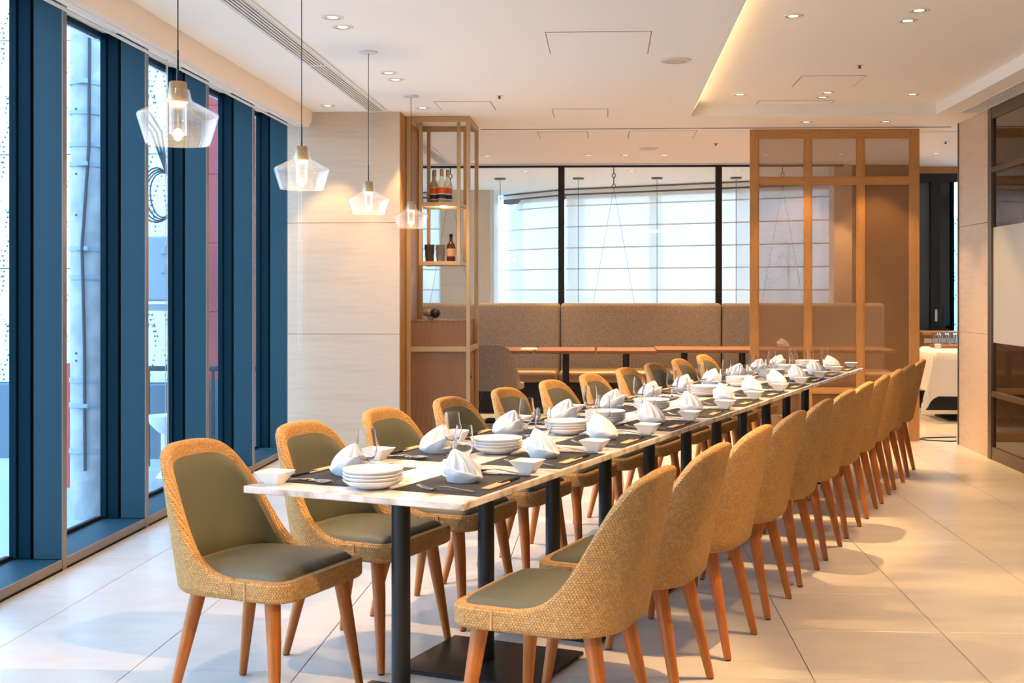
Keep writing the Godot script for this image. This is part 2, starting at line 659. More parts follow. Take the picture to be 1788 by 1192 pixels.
# ==================================================================== shell of the room
func floor_and_ceiling() -> void:
	var fl := setting("floor")
	obj("screed", slab(-2.9, 6.4, -0.25, -0.006, -2.8, 19.5), M["grout"], fl)
	# 60 cm tiles with open joints, each one a piece
	var variants := []
	for k in 6:
		var b := MB.new()
		b.box(Vector3.ZERO, Vector3(0.597, 0.006, 0.597), 0.0012)
		for q in b.uv.size():
			b.uv[q] += Vector2(k * 0.37, k * 0.61)
		variants.append(b.mesh())
	for i in range(-1, 15):
		for j in range(-12, 25):
			var x0 := -2.285 + i * 0.6
			var d0 := 5.45 + j * 0.6
			if d0 < 3.0 or d0 > 14.3 or (i > 8 and d0 < 10.2):
				continue
			var cut := 0.0
			if i == -1:
				cut = 0.27
			if i == 8 and d0 < 10.2:
				cut = -0.0
			if i == -1:
				obj("tile", slab(-2.612, x0 + 0.5985, -0.006, 0.0, d0 + 0.0015, d0 + 0.5985, 0.0012), M["floor tile"], fl)
			else:
				obj("tile", variants[rng.randi() % 6], M["floor tile"], fl, V(x0 + 0.3, -0.003, d0 + 0.3))
	var rest := MB.new()
	slab_into(rest, -2.612, 3.2, -0.006, 0.0, -2.6, 3.047)
	slab_into(rest, -2.612, 6.3, -0.006, 0.0, 14.46, 19.4)
	obj("tile_field", rest.mesh(), M["floor tile"], fl).set_meta("kind", "stuff")
	# ceiling with a raised tray on the right
	var ce := setting("ceiling")
	var b := MB.new()
	slab_into(b, -2.98, 0.70, 2.80, 3.15, -2.8, 14.2)
	slab_into(b, 2.725, 6.4, 2.80, 3.15, -2.8, 14.62)
	slab_into(b, 0.70, 2.725, 2.80, 3.15, 10.22, 10.975)
	slab_into(b, 0.70, 2.725, 2.80, 3.15, 10.99, 14.2)
	slab_into(b, 0.70, 2.725, 2.893, 3.15, -2.8, 10.22)
	slab_into(b, 0.70, 2.725, 2.815, 3.15, 10.97, 11.0)
	obj("plaster", b.mesh(), M["ceiling paint"], ce)
	b = MB.new()
	var far := PackedVector2Array([Vector2(-3.0, -14.2), Vector2(-3.0, -18.1), Vector2(-2.42, -18.1), Vector2(-1.64, -18.8), Vector2(-0.55, -17.6), Vector2(2.95, -15.9), Vector2(2.95, -14.2)])
	b.prism(far, 2.80, 3.1)
	obj("plaster", b.mesh(), M["ceiling paint"], ce)
	obj("screen_track", slab(-1.14, 3.06, 2.796, 2.801, 10.96, 10.985), M["bronze metal"], ce)
	# walls that close the room behind the camera and around the far rooms
	var wb := setting("wall_back")
	obj("plaster", slab(-3.0, 6.4, 0.0, 2.8, -2.8, -2.6), M["stone cladding"], wb)
	var wf := setting("wall_far")
	obj("plaster", slab(2.9, 3.05, 0.0, 2.8, 14.5, 15.85), M["fabric wall"], wf)
	var we := setting("wall_service")
	obj("plaster", slab(6.2, 6.4, 0.0, 2.8, 9.7, 14.62), M["ceiling paint"], we)
	obj("plaster", slab(3.3, 6.4, 0.0, 2.8, 9.7, 9.9), M["ceiling paint"], we)


func window_wall() -> void:
	# bays along the left side: deep blue-grey fins, teal glazing frames, low sill, glass set back
	var fins := [-1.61, -0.56, 0.49, 1.54, 2.59, 3.64, 4.687, 5.735, 6.785, 7.835, 8.872, 9.845]
	for k in fins.size():
		var z: float = fins[k]
		var w := setting("window_%d" % (k + 1))
		obj("fin_panel", slab(-2.752, -2.614, 0.055, 2.8, z, z + 0.04, 0.001), M["blue-grey panel"], w)
		obj("fin_edge", slab(-2.614, -2.608, 0.0, 2.8, z - 0.002, z + 0.042, 0.001), M["frame edge"], w)
		obj("fin_gap", slab(-2.766, -2.752, 0.055, 2.8, z + 0.012, z + 0.036), M["dark gap"], w)
		obj("glazing_jamb", slab(-2.83, -2.766, 0.055, 2.8, z - 0.004, z + 0.075, 0.002), M["teal frame"], w)
		obj("glazing_jamb", slab(-2.866, -2.83, 0.055, 2.8, z - 0.016, z + 0.085, 0.003), M["teal frame"], w)
		if k == fins.size() - 1:
			continue
		var z1: float = fins[k + 1]
		obj("sill", slab(-2.885, -2.618, 0.0, 0.053, z + 0.04, z1, 0.003), M["blue-grey panel"], w)
		obj("sill_front", slab(-2.618, -2.609, 0.012, 0.055, z + 0.043, z1 - 0.004, 0.002), M["frame edge"], w)
		obj("glazing_bead", slab(-2.885, -2.855, 0.053, 0.072, z + 0.08, z1 - 0.016, 0.002), M["dark gap"], w)
		obj("pane", slab(-2.876, -2.867, 0.06, 2.77, z + 0.03, z1 + 0.03), M["window pane"], w)
		obj("head", slab(-2.895, -2.85, 2.77, 2.8, z + 0.04, z1), M["teal frame"], w)
	obj("outer_wall", slab(-2.98, -2.6, 0.0, 2.8, -2.8, -1.61), M["stone cladding"], setting("wall_left"))
	# gathered cloth shade under the ceiling along the whole window wall
	var sh := thing("roman_shade", "gathered beige cloth shade running along the top of the tall windows", "window shade", V(-2.45, 2.799, 4.4))
	var prof := [Vector2(0.062, 0.0), Vector2(0.066, -0.03), Vector2(0.060, -0.07), Vector2(0.045, -0.105), Vector2(0.030, -0.128), Vector2(0.018, -0.134), Vector2(0.006, -0.126), Vector2(-0.008, -0.134), Vector2(-0.02, -0.128)]
	for q in [[-0.5, "gathered_cloth"]]:
		var b := MB.new()
		var p := []
		var uvs := []
		for i in 45:
			var d := -6.9 + i * (12.28 / 44.0)
			var row := []
			var ru := []
			for j in prof.size():
				var wob := 0.002 * sin(i * 2.1 + j * 0.7)
				row.append(Vector3(prof[j].x + wob, prof[j].y, -d))
				ru.append(Vector2(d, prof[j].y))
			p.append(row)
			uvs.append(ru)
		b.grid(p, Vector3(1, -0.3, 0), false, uvs)
		# end caps
		for e in [0, 44]:
			for j in prof.size() - 1:
				var nn := Vector3(0, 0, 1) if e == 0 else Vector3(0, 0, -1)
				b.tri(p[e][j], p[e][j + 1], Vector3(-0.02, 0, p[e][j].z), nn, nn, nn)
		obj("gathered_cloth", b.mesh(), M["shade cloth"], sh)
	for k in 3:
		obj("fold", box_mesh(Vector3(0.02, 0.006, 12.27), 0.002), M["shade cloth"], sh, Vector3(-0.034 - k * 0.019, -0.128 + k * 0.004, 0.76))
	obj("bottom_batten", box_mesh(Vector3(0.012, 0.016, 12.27), 0.003), M["white trim"], sh, Vector3(-0.098, -0.132, 0.76))
	# looped cords of the shade
	var c1 := thing("shade_cord", "white looped pull cord hanging in front of the tall windows", "cord", V(-2.57, 0.0, 7.02))
	obj("cord", tube_mesh([Vector3(0, 2.80, 0), Vector3(0, 1.4, 0.0), Vector3(0.004, 0.34, 0), Vector3(0.0, 0.26, 0.012), Vector3(-0.004, 0.34, 0.026), Vector3(0, 1.4, 0.026), Vector3(0, 2.80, 0.02)], [0.0022], 8), M["white trim"], c1)
	obj("weight", lathe_mesh([Vector2(0, 0.14), Vector2(0.008, 0.145), Vector2(0.006, 0.24), Vector2(0, 0.26)], 10), M["white trim"], c1, Vector3(0, 0, 0.012))
	var c2 := thing("shade_cord", "white pull cord hanging beside the pale stone wall", "cord", V(-2.50, 0.0, 9.78))
	obj("cord", tube_mesh([Vector3(0, 2.80, 0), Vector3(0, 0.9, 0), Vector3(0.01, 0.84, 0), Vector3(0.02, 0.9, 0), Vector3(0.02, 2.80, 0)], [0.002], 8), M["white trim"], c2)


func marble_walls() -> void:
	# stone pier straight ahead beside the windows: three slabs high
	var w := setting("wall_stone_pier")
	obj("core", slab(-2.608, -1.70, 0.0, 2.8, 9.87, 10.8), M["stone cladding"], w)
	for s in [[0.0, 0.987], [0.990, 1.893], [1.896, 2.8]]:
		obj("slab", slab(-2.606, -1.687, s[0], s[1], 9.84, 9.872, 0.001), M["stone cladding"], w)
	obj("end_panel", slab(-1.70, -1.684, 0.0, 2.8, 9.872, 10.12), M["oak upright"], w)
	# stone pier on the right
	var r := setting("wall_right_pier")
	obj("core", slab(3.09, 3.36, 0.0, 2.8, 9.90, 10.735), M["stone cladding"], r)
	for s in [[0.0, 0.987], [0.990, 1.893], [1.896, 2.8]]:
		obj("slab", slab(3.065, 3.092, s[0], s[1], 9.90, 10.745, 0.001), M["stone cladding"], r)
	obj("corner_strip", slab(3.055, 3.09, 0.0, 2.8, 10.745, 10.76, 0.001), M["bronze metal"], r)


func right_partition() -> void:
	# bronze framed smoked glass along the right side with a band of frosted film; a dim room lies behind it
	var w := setting("wall_right")
	obj("post", slab(3.05, 3.10, 0.0, 2.8, 9.82, 9.90, 0.002), M["bronze metal"], w)
	for r in [[0.0, 0.10], [0.50, 0.545], [2.28, 2.325], [2.71, 2.8]]:
		obj("rail", slab(3.055, 3.095, r[0], r[1], -2.6, 9.82, 0.002), M["bronze metal"], w)
	for z in [7.6, 5.4, 3.2, 1.0, -1.2]:
		obj("post", slab(3.05, 3.10, 0.0, 2.8, z, z + 0.06, 0.002), M["bronze metal"], w)
	for r in [[0.10, 0.50], [0.545, 2.28], [2.325, 2.71]]:
		obj("pane", slab(3.072, 3.080, r[0], r[1], -2.6, 9.82), M["smoked glass"], w)
	obj("film", slab(3.0695, 3.0715, 0.93, 1.845, -2.6, 9.815), M["frosted film"], w)
	var b := setting("wall_side_room")
	obj("back", slab(4.2, 4.3, 0.0, 2.8, -2.8, 9.75), M["fabric wall"], b)
	obj("end", slab(3.1, 4.3, 0.0, 2.8, 9.66, 9.76), M["fabric wall"], b)
	obj("end", slab(3.1, 4.3, 0.0, 2.8, -2.8, -2.6), M["fabric wall"], b)
	obj("base", slab(3.1, 4.3, -0.2, 0.0, -2.8, 9.7), M["fabric wall"], b)


func outside() -> void:
	var g := setting("ground_street")
	obj("asphalt", slab(-40, -3.6, -0.8, -0.5, -10, 60), M["asphalt"], g)
	obj("asphalt", slab(-3.6, 12, -0.8, -0.5, 19.4, 60), M["asphalt"], g)
	obj("pavement", slab(-3.6, -2.9, -0.8, -0.42, -10, 12.3), M["pavement"], g)
	obj("pavement", slab(-12, -3.0, -0.8, -0.40, 11.6, 12.4), M["pavement"], g)
	# punched white facade across the side street: panels with open joints
	var fa := thing("street_facade", "white facade of punched metal panels with wavy dotted holes across the street", "building", V(-8.1, -0.5, 12.4))
	obj("base_wall", box_mesh(Vector3(7.8, 0.87, 0.3), 0.01, Vector3(0, 0.435, -0.15)), M["facade base"], fa)
	obj("core", box_mesh(Vector3(7.8, 12.0, 1.2), 0.0, Vector3(0, 6.9, -0.85)), M["facade base"], fa)
	var panel := box_mesh(Vector3(0.966, 1.19, 0.03), 0.002)
	for i in 8:
		for j in 8:
			obj("panel", panel, M["punched facade"], fa, Vector3(-3.4 + i * 0.972, 1.475 + j * 1.2, -0.2))
	var rb := thing("red_building", "red clad building edge beyond the white punched facade", "building", V(-3.62, -0.5, 12.5))
	obj("core", box_mesh(Vector3(1.12, 12.0, 1.0), 0.0, Vector3(0, 6.0, -0.6)), M["facade base"], rb)
	for j in 14:
		obj("panel", box_mesh(Vector3(1.13, 0.715, 0.03), 0.003), M["red cladding"], rb, Vector3(0, 1.26 + j * 0.72, -0.085))
	# utility pole
	var po := thing("utility_pole", "pale concrete utility pole with steel bands and a cable seen through the window", "pole", V(-4.225, -0.5, 9.72))
	obj("shaft", lathe_mesh([Vector2(0, 0), Vector2(0.126, 0), Vector2(0.116, 8.5), Vector2(0, 8.5)], 28), M["pole concrete"], po)
	for y in [0.55, 0.92, 1.12, 1.95, 2.18, 2.86, 3.02, 3.28, 3.52]:
		obj("band", lathe_mesh([Vector2(0.118, y - 0.018), Vector2(0.134, y - 0.018), Vector2(0.134, y + 0.018), Vector2(0.118, y + 0.018)], 24), M["grey steel box"], po)
	for y in [0.92, 2.18, 2.86, 3.52]:
		obj("clamp", box_mesh(Vector3(0.09, 0.035, 0.03), 0.004), M["grey steel box"], po, Vector3(0.03, y, 0.145))
	obj("cable", tube_mesh([Vector3(0.05, 0.4, 0.145), Vector3(0.045, 1.4, 0.145), Vector3(0.03, 2.2, 0.155), Vector3(0.075, 3.0, 0.13), Vector3(0.085, 5.0, 0.12)], [0.014], 8), M["cable black"], po)
	for y in [1.28, 1.34, 2.45, 2.78, 3.3]:
		obj("bolt_hole", lathe_mesh([Vector2(0, 0), Vector2(0.009, 0.0), Vector2(0.008, 0.004), Vector2(0, 0.004)], 10), M["dark gap"], po, Vector3(-0.03, y, 0.130), Vector3(PI / 2, 0, 0))
	# second post with a grey steel box and coiled cables
	var tb := thing("transformer_box", "grey steel equipment box hung on a street post outside the windows", "box", V(-4.35, 1.55, 11.6))
	obj("body", box_mesh(Vector3(0.42, 0.62, 0.3), 0.02), M["grey steel box"], tb)
	obj("hinge", box_mesh(Vector3(0.05, 0.08, 0.03), 0.004), M["grey steel box"], tb, Vector3(0.12, 0.18, 0.16))
	obj("hinge", box_mesh(Vector3(0.05, 0.08, 0.03), 0.004), M["grey steel box"], tb, Vector3(0.12, 0.0, 0.16))
	obj("bracket", box_mesh(Vector3(0.5, 0.06, 0.06), 0.006), M["grey steel box"], tb, Vector3(0, -0.37, 0.05))
	obj("post", lathe_mesh([Vector2(0, -2.05), Vector2(0.06, -2.05), Vector2(0.055, 4), Vector2(0, 4)], 16), M["grey steel box"], tb, Vector3(0.27, 0, -0.05))
	var co := thing("cable_coil", "coil of dark cables hanging above the grey equipment box", "cable", V(-4.28, 2.25, 11.4))
	for k in 4:
		var pts := []
		for i in 25:
			var a := TAU * i / 24.0
			pts.append(Vector3(0.17 * cos(a) * (1.0 - 0.1 * k) + 0.02 * k, 0.26 * sin(a) * (1.0 - 0.06 * k), 0.02 * sin(a * 2.0 + k)))
		obj("loop", tube_mesh(pts, [0.008], 6), M["cable black"], co)
	for k in 3:
		obj("lead", tube_mesh([Vector3(0.1, 0.2, 0), Vector3(0.05 - 0.05 * k, 0.6, 0), Vector3(-0.2 - 0.1 * k, 1.0, 0), Vector3(-0.8, 1.25 + 0.1 * k, 0)], [0.012], 6), M["cable black"], co)
	var ra := thing("street_handrail", "dark steel handrail outside beyond the tall windows", "railing", V(-3.9, -0.4, 11.9))
	obj("rail", box_mesh(Vector3(1.5, 0.05, 0.05), 0.012, Vector3(0, 0.97, 0)), M["cable black"], ra)
	for k in 3:
		obj("post", box_mesh(Vector3(0.03, 0.96, 0.03), 0.004, Vector3(-0.65 + k * 0.65, 0.48, 0)), M["cable black"], ra)
	var pl := thing("street_basin", "white round basin standing outside below the handrail", "planter", V(-4.12, -0.4, 11.2))
	obj("bowl", lathe_mesh([Vector2(0, 0.42), Vector2(0.06, 0.42), Vector2(0.14, 0.5), Vector2(0.17, 0.58), Vector2(0.155, 0.58), Vector2(0.05, 0.46), Vector2(0, 0.46)], 24), M["sign white"], pl)
	obj("stem", lathe_mesh([Vector2(0, 0), Vector2(0.09, 0), Vector2(0.04, 0.06), Vector2(0.04, 0.43), Vector2(0, 0.43)], 16), M["sign white"], pl)
	var sg := thing("red_street_sign", "tall red signboard standing behind the utility pole", "sign", V(-4.72, -0.4, 10.6))
	obj("board", box_mesh(Vector3(0.22, 1.1, 0.06), 0.006, Vector3(0, 0.55, 0)), M["sign red"], sg)
	var no := thing("street_notice", "small white notice with red print on the street base wall", "sign", V(-4.30, -0.20, 12.05))
	obj("plate", box_mesh(Vector3(0.13, 0.13, 0.01), 0.002), M["sign white"], no)
	obj("print", box_mesh(Vector3(0.11, 0.03, 0.004), 0.0), M["sign red"], no, Vector3(0, 0.035, 0.006))
	obj("print", lathe_mesh([Vector2(0, 0), Vector2(0.02, 0), Vector2(0.02, 0.003), Vector2(0, 0.003)], 14), M["sign red"], no, Vector3(-0.028, -0.025, 0.005), Vector3(PI / 2, 0, 0))
	obj("print", lathe_mesh([Vector2(0, 0), Vector2(0.02, 0), Vector2(0.02, 0.003), Vector2(0, 0.003)], 14), M["dark gap"], no, Vector3(0.028, -0.025, 0.005), Vector3(PI / 2, 0, 0))


# ==================================================================== far glazing and the room behind it
func back_glazing() -> void:
	var w := setting("window_back_partition")
	obj("head_bar", slab(-2.75, 2.72, 2.772, 2.80, 14.13, 14.19, 0.002), M["black metal"], w)
	for x in [-2.33, -0.53, 1.29]:
		obj("mullion", slab(x - 0.036, x + 0.036, 0.0, 2.775, 14.12, 14.20, 0.003), M["black metal"], w)
	for r in [[-2.7, -2.366], [-2.294, -0.566], [-0.494, 1.254], [1.326, 2.62]]:
		obj("pane", slab(r[0], r[1], 0.0, 2.772, 14.156, 14.164), M["window pane"], w)
	obj("ceiling_edge", slab(-2.75, 2.72, 2.787, 2.80, 13.98, 14.05, 0.001), M["white trim"], w)
	# beyond the partition: stone pillar, shaded windows set at an angle
	var p := setting("wall_far_pillar")
	obj("stone", slab(-2.42, -1.71, 0.0, 2.8, 17.6, 18.4), M["stone cladding"], p)
	obj("corner_strip", slab(-1.71, -1.64, 0.0, 2.8, 17.62, 18.4), M["white trim"], p)
	var q := setting("wall_far_column")
	obj("column", slab(2.62, 2.83, 0.0, 2.8, 14.2, 14.5), M["stone cladding"], q)
	obj("fabric", slab(2.83, 3.52, 0.0, 2.8, 14.25, 14.5), M["fabric wall"], q)
	# glazed left side of the far rooms, behind a sheer shade
	var lw := setting("window_far_side")
	for d in [10.85, 12.3, 13.75, 15.2, 16.65, 18.0]:
		obj("frame", slab(-3.05, -2.93, 0.0, 2.8, d, d + 0.12, 0.003), M["white trim"], lw)
	obj("pane", slab(-3.02, -3.01, 0.0, 2.8, 10.9, 18.0), M["window pane"], lw)
	var ls := thing("sheer_shade", "sheer white cloth shade along the left side beyond the gold shelf", "window shade", V(-2.9, 0, 14.4))
	var lb := MB.new()
	lb.flat4(Vector3(0, 0.1, -3.6), Vector3(0, 0.1, 3.5), Vector3(0, 2.75, 3.5), Vector3(0, 2.75, -3.6), Vector3.RIGHT)
	obj("cloth", lb.mesh(), M["sheer shade"], ls)
	for j in 8:
		obj("batten", box_mesh(Vector3(0.012, 0.018, 7.1), 0.003, Vector3(0.008, 0.45 + j * 0.30, -0.05)), M["white trim"], ls)
	obj("head_rail", box_mesh(Vector3(0.05, 0.05, 7.1), 0.006, Vector3(0.01, 2.77, -0.05)), M["white trim"], ls)
	# angled window wall with cloth shades
	var pts := [Vector2(-2.88, 17.9), Vector2(-2.42, 17.9), Vector2(-1.64, 18.6), Vector2(-0.62, 17.45), Vector2(2.9, 15.75)]
	var n := 0
	for k in [[0, 1], [2, 3], [3, 4]]:
		var a: Vector2 = pts[k[0]]
		var c: Vector2 = pts[k[1]]
		var ln := a.distance_to(c) - 0.06
		var mid := (a + c) * 0.5
		var turn := atan2(c.y - a.y, c.x - a.x)
		n += 1
		var win := setting("window_far_%d" % n, V(mid.x, 0, mid.y))
		win.rotation.y = turn
		obj("head_frame", box_mesh(Vector3(ln, 0.14, 0.12), 0.004, Vector3(0, 2.73, -0.1)), M["teal frame"], win)
		var count := maxi(1, int(round(ln / 1.22)))
		for i in count + 1:
			obj("frame", box_mesh(Vector3(0.12, 2.8, 0.2), 0.004, Vector3(-ln / 2 + ln * i / count, 1.4, -0.28)), M["white trim"], win)
		obj("pane", box_mesh(Vector3(ln, 2.7, 0.01), 0.0, Vector3(0, 1.35, -0.3)), M["window pane"], win)
		var sh := thing("sheer_shade", ["sheer white cloth shade on the narrow far window beside the stone pillar", "sheer white cloth shade with a lifted corner on the angled far window", "wide sheer white cloth shade with batten rows behind the back glass"][n - 1], "window shade", V(mid.x, 0, mid.y), turn)
		var y0 := 0.2
		var b := MB.new()
		if n == 2:
			var h := ln / 2
			var poly := [Vector2(-h, y0), Vector2(h, y0), Vector2(h, 2.70), Vector2(-h + 0.50, 2.70), Vector2(-h, 2.30)]
			for i in poly.size() - 2:
				var va := Vector3(poly[0].x, poly[0].y, 0)
				var vb := Vector3(poly[i + 1].x, poly[i + 1].y, 0)
				var vc := Vector3(poly[i + 2].x, poly[i + 2].y, 0)
				b.tri(va, vb, vc, Vector3.BACK, Vector3.BACK, Vector3.BACK)
		else:
			b.flat4(Vector3(-ln / 2, y0, 0), Vector3(ln / 2, y0, 0), Vector3(ln / 2, 2.70, 0), Vector3(-ln / 2, 2.70, 0), Vector3.BACK)
		obj("cloth", b.mesh(), M["sheer shade"], sh)
		for j in 8:
			var y := 0.45 + j * 0.30
			if n == 2 and y > 2.3:
				obj("batten", box_mesh(Vector3(ln - 0.45, 0.018, 0.012), 0.003, Vector3(0.22, y, 0.008)), M["white trim"], sh)
			else:
				obj("batten", box_mesh(Vector3(ln, 0.018, 0.012), 0.003, Vector3(0, y, 0.008)), M["white trim"], sh)
		obj("head_rail", box_mesh(Vector3(ln, 0.05, 0.05), 0.006, Vector3(0, 2.75, 0.01)), M["white trim"], sh)
	# thin hanging lamps in that room
	for i in 4:
		var x := -1.386 + i * 1.015
		var l := thing("thin_pendant", "thin wire pendant with dark ceiling disc behind the back glass, %s from the stone pillar" % ORD[i], "pendant lamp", V(x, 0, 15.75), 0.0, "wire pendants behind the back glass")
		obj("canopy", lathe_mesh([Vector2(0, 2.775), Vector2(0.07, 2.778), Vector2(0.075, 2.79), Vector2(0.075, 2.80), Vector2(0, 2.80)], 24), M["black metal"], l)
		obj("wire", tube_mesh([Vector3(0, 2.78, 0), Vector3(0, 1.1, 0)], [0.004], 6), M["black metal"], l)
		obj("shade", lathe_mesh([Vector2(0, 0.9), Vector2(0.10, 0.92), Vector2(0.06, 1.06), Vector2(0.015, 1.10), Vector2(0, 1.10)], 20), M["black metal"], l)
	for i in 3:
		var x: float = [-1.86, 0.08, 2.06][i]
		var hk := thing("hanging_hook", "dark linked hook with thin wires under the ceiling, %s along the back glass" % ORD[i], "hook", V(x, 0, 14.4), 0.0, "hooks behind the back glass")
		for j in 2:
			var ring := []
			for a in 13:
				ring.append(Vector3(0.02 * cos(TAU * a / 12.0), 2.70 - j * 0.125 + 0.024 * sin(TAU * a / 12.0), 0))
			obj("ring", tube_mesh(ring, [0.006], 6), M["black metal"], hk)
			obj("link", tube_mesh([Vector3(0, 2.80 - j * 0.125, 0), Vector3(0, 2.72 - j * 0.125, 0)], [0.007], 6), M["black metal"], hk)
		for sg in [-1.0, 1.0]:
			obj("wire", tube_mesh([Vector3(0, 2.56, 0), Vector3(sg * 0.25, 1.15, 0)], [0.002], 5), M["black metal"], hk)
	# garden strip seen between shade and column
	var tr := thing("garden_shrub", "green leafy shrub outside beside the far beige column", "plant", V(2.55, -0.5, 17.3))
	obj("trunk", tube_mesh([Vector3(0, 0, 0), Vector3(0.03, 1.2, 0), Vector3(0, 2.6, 0)], [0.03, 0.02], 8), M["bark"], tr)
	var lv := MB.new()
	for k in 420:
		var c := Vector3(rng.randf_range(-0.32, 0.32), rng.randf_range(0.4, 2.9), rng.randf_range(-0.3, 0.3))
		var d := Vector3(rng.randf_range(-1, 1), rng.randf_range(-1, 0.4), rng.randf_range(-1, 1)).normalized()
		var s := d.cross(Vector3.UP).normalized() * 0.022
		var nn := d.cross(s).normalized()
		lv.tri(c, c + d * 0.05 + s, c + d * 0.1, nn, nn, nn)
		lv.tri(c, c + d * 0.1, c + d * 0.05 - s, nn, nn, nn)
	obj("foliage", lv.mesh(), M["leaf"], tr).set_meta("kind", "stuff")


# ==================================================================== ceiling lamps
func downlight(x: float, y: float, d: float, label: String, power: float, angle := 34.0, aim := Vector3.DOWN, lit := true, r := 0.05) -> void:
	var t := thing("downlight", label, "downlight", V(x, y, d), 0.0, "round downlights recessed in the ceiling")
	obj("trim_ring", lathe_mesh([Vector2(r * 0.86, -0.001), Vector2(r * 0.9, -0.005), Vector2(r * 1.16, -0.004), Vector2(r * 1.2, 0.0)], 24), M["white trim"], t)
	obj("reflector", lathe_mesh([Vector2(r * 0.87, -0.003), Vector2(r * 0.55, -0.0012)], 20), M["reflector"], t)
	obj("lens", lathe_mesh([Vector2(r * 0.58, -0.0016), Vector2(0, -0.0016)], 20), M["downlight glow"] if lit else M["reflector"], t)
	if power > 0.0:
		var s := SpotLight3D.new()
		s.name = "beam"
		s.light_color = Color(1.0, 0.805, 0.565)
		s.light_energy = power
		s.light_size = 0.018
		s.spot_angle = angle
		s.spot_angle_attenuation = 0.35
		s.spot_range = 12.0
		s.spot_attenuation = 2.0
		s.shadow_enabled = true
		s.position = Vector3(0, -0.012, 0)
		t.add_child(s)
		if aim != Vector3.DOWN:
			s.basis = Basis.looking_at(aim, Vector3.BACK)
		else:
			s.rotation = Vector3(-PI / 2, 0, 0)


func lights_in_ceiling() -> void:
	var P := 3.0
	var k := 0
	# paired lamps along the window side
	for d in [0.0, 1.6, 3.25, 4.9, 6.43, 6.67, 8.09, 8.35]:
		downlight(-1.46, 2.80, d, "recessed downlight near the ceiling grille, %s toward the stone wall" % ORD[k], P * (2.3 if k % 2 == 1 else 0.9), 30.0 if k % 2 == 1 else 34.0, Vector3((-0.76 + (d - 3.6) * 0.389 + 1.46) / 2.05, -1, 0) if k in [3, 5, 7] else Vector3.DOWN)
		k += 1
	downlight(-2.20, 2.80, 9.50, "recessed downlight between the shade end and the ceiling grille", 2.4, 32.0)
	downlight(-1.47, 2.80, 9.65, "recessed downlight just in front of the gold shelf frame", P * 0.8)
	# lamps in the raised tray
	k = 0
	for d in [-0.9, 1.5, 4.2, 6.92, 9.67]:
		downlight(1.05, 2.893, d, "downlight in the raised ceiling tray, row beside the table, %s toward the screen" % ORD[k], P * 3.5, 30.0, Vector3((-0.76 + (maxf(d, 3.9) - 3.6) * 0.389 - 1.05) / 2.15, -1, -0.25 if d < 2.0 else 0.0) if d < 9.0 else Vector3.DOWN)
		k += 1
	k = 0
	for d in [-0.8, 1.4, 4.1, 4.35, 6.81, 7.07, 9.61, 9.84]:
		downlight(1.725, 2.893, d, "downlight in the raised ceiling tray, middle row, %s toward the screen" % ORD[k], P * 0.85)
		k += 1
	k = 0
	for d in [1.5, 4.2, 6.95, 9.72]:
		downlight(2.41, 2.893, d, "downlight in the raised ceiling tray, row beside the glass wall, %s toward the screen" % ORD[k], P * 0.95)
		k += 1
	var cove := thing("cove_lamp", "warm glowing strip lamp hidden along the edge of the raised ceiling tray", "strip lamp", V(0.712, 2.835, 4.0))
	obj("strip", box_mesh(Vector3(0.012, 0.012, 12.0), 0.002), M["lamp glow"], cove)
	var al := AreaLight3D.new()
	al.name = "strip_light"
	al.area_size = Vector2(12.0, 0.02)
	al.light_color = Color(1.0, 0.84, 0.64)
	al.light_energy = 0.8
	al.shadow_enabled = true
	cove.add_child(al)
	al.look_at_from_position(cove.position + Vector3(0.010, 0, 0), cove.position + Vector3(1.0, 0.04, 0), Vector3.UP)
	downlight(1.72, 2.80, 10.60, "downlight in the ceiling strip above the middle of the wood screen", P * 0.8)
	downlight(2.40, 2.80, 10.60, "downlight in the ceiling strip above the right edge of the wood screen", P * 0.8)
	# lamps over the back room
	k = 0
	for x in [-1.30, -0.2, 0.20, 0.62, 1.7, 2.5]:
		downlight(x, 2.80, 13.13, "downlight above the back bench, %s along the back glass" % ORD[k], P * (2.6 if k % 2 == 1 else 1.3), 40.0, Vector3(0, -1, 0.5) if k % 2 == 1 else Vector3.DOWN)
		k += 1
	downlight(2.70, 2.80, 13.9, "downlight washing the far beige column", 4.0, 25.0)
	downlight(3.50, 2.80, 13.10, "downlight over the service table beside the pier", P * 1.8)
	downlight(3.70, 2.80, 12.3, "second downlight over the service table", P * 1.8)
	k = 0
	for x in [-1.0, 0.3, 1.6]:  # added lamps, put in to brighten the far room and its ceiling
		downlight(x, 2.80, 14.9, "added downlight brightening the room behind the back glass, %s from the pillar" % ORD[k], P * 3.2, 42.0)
		k += 1


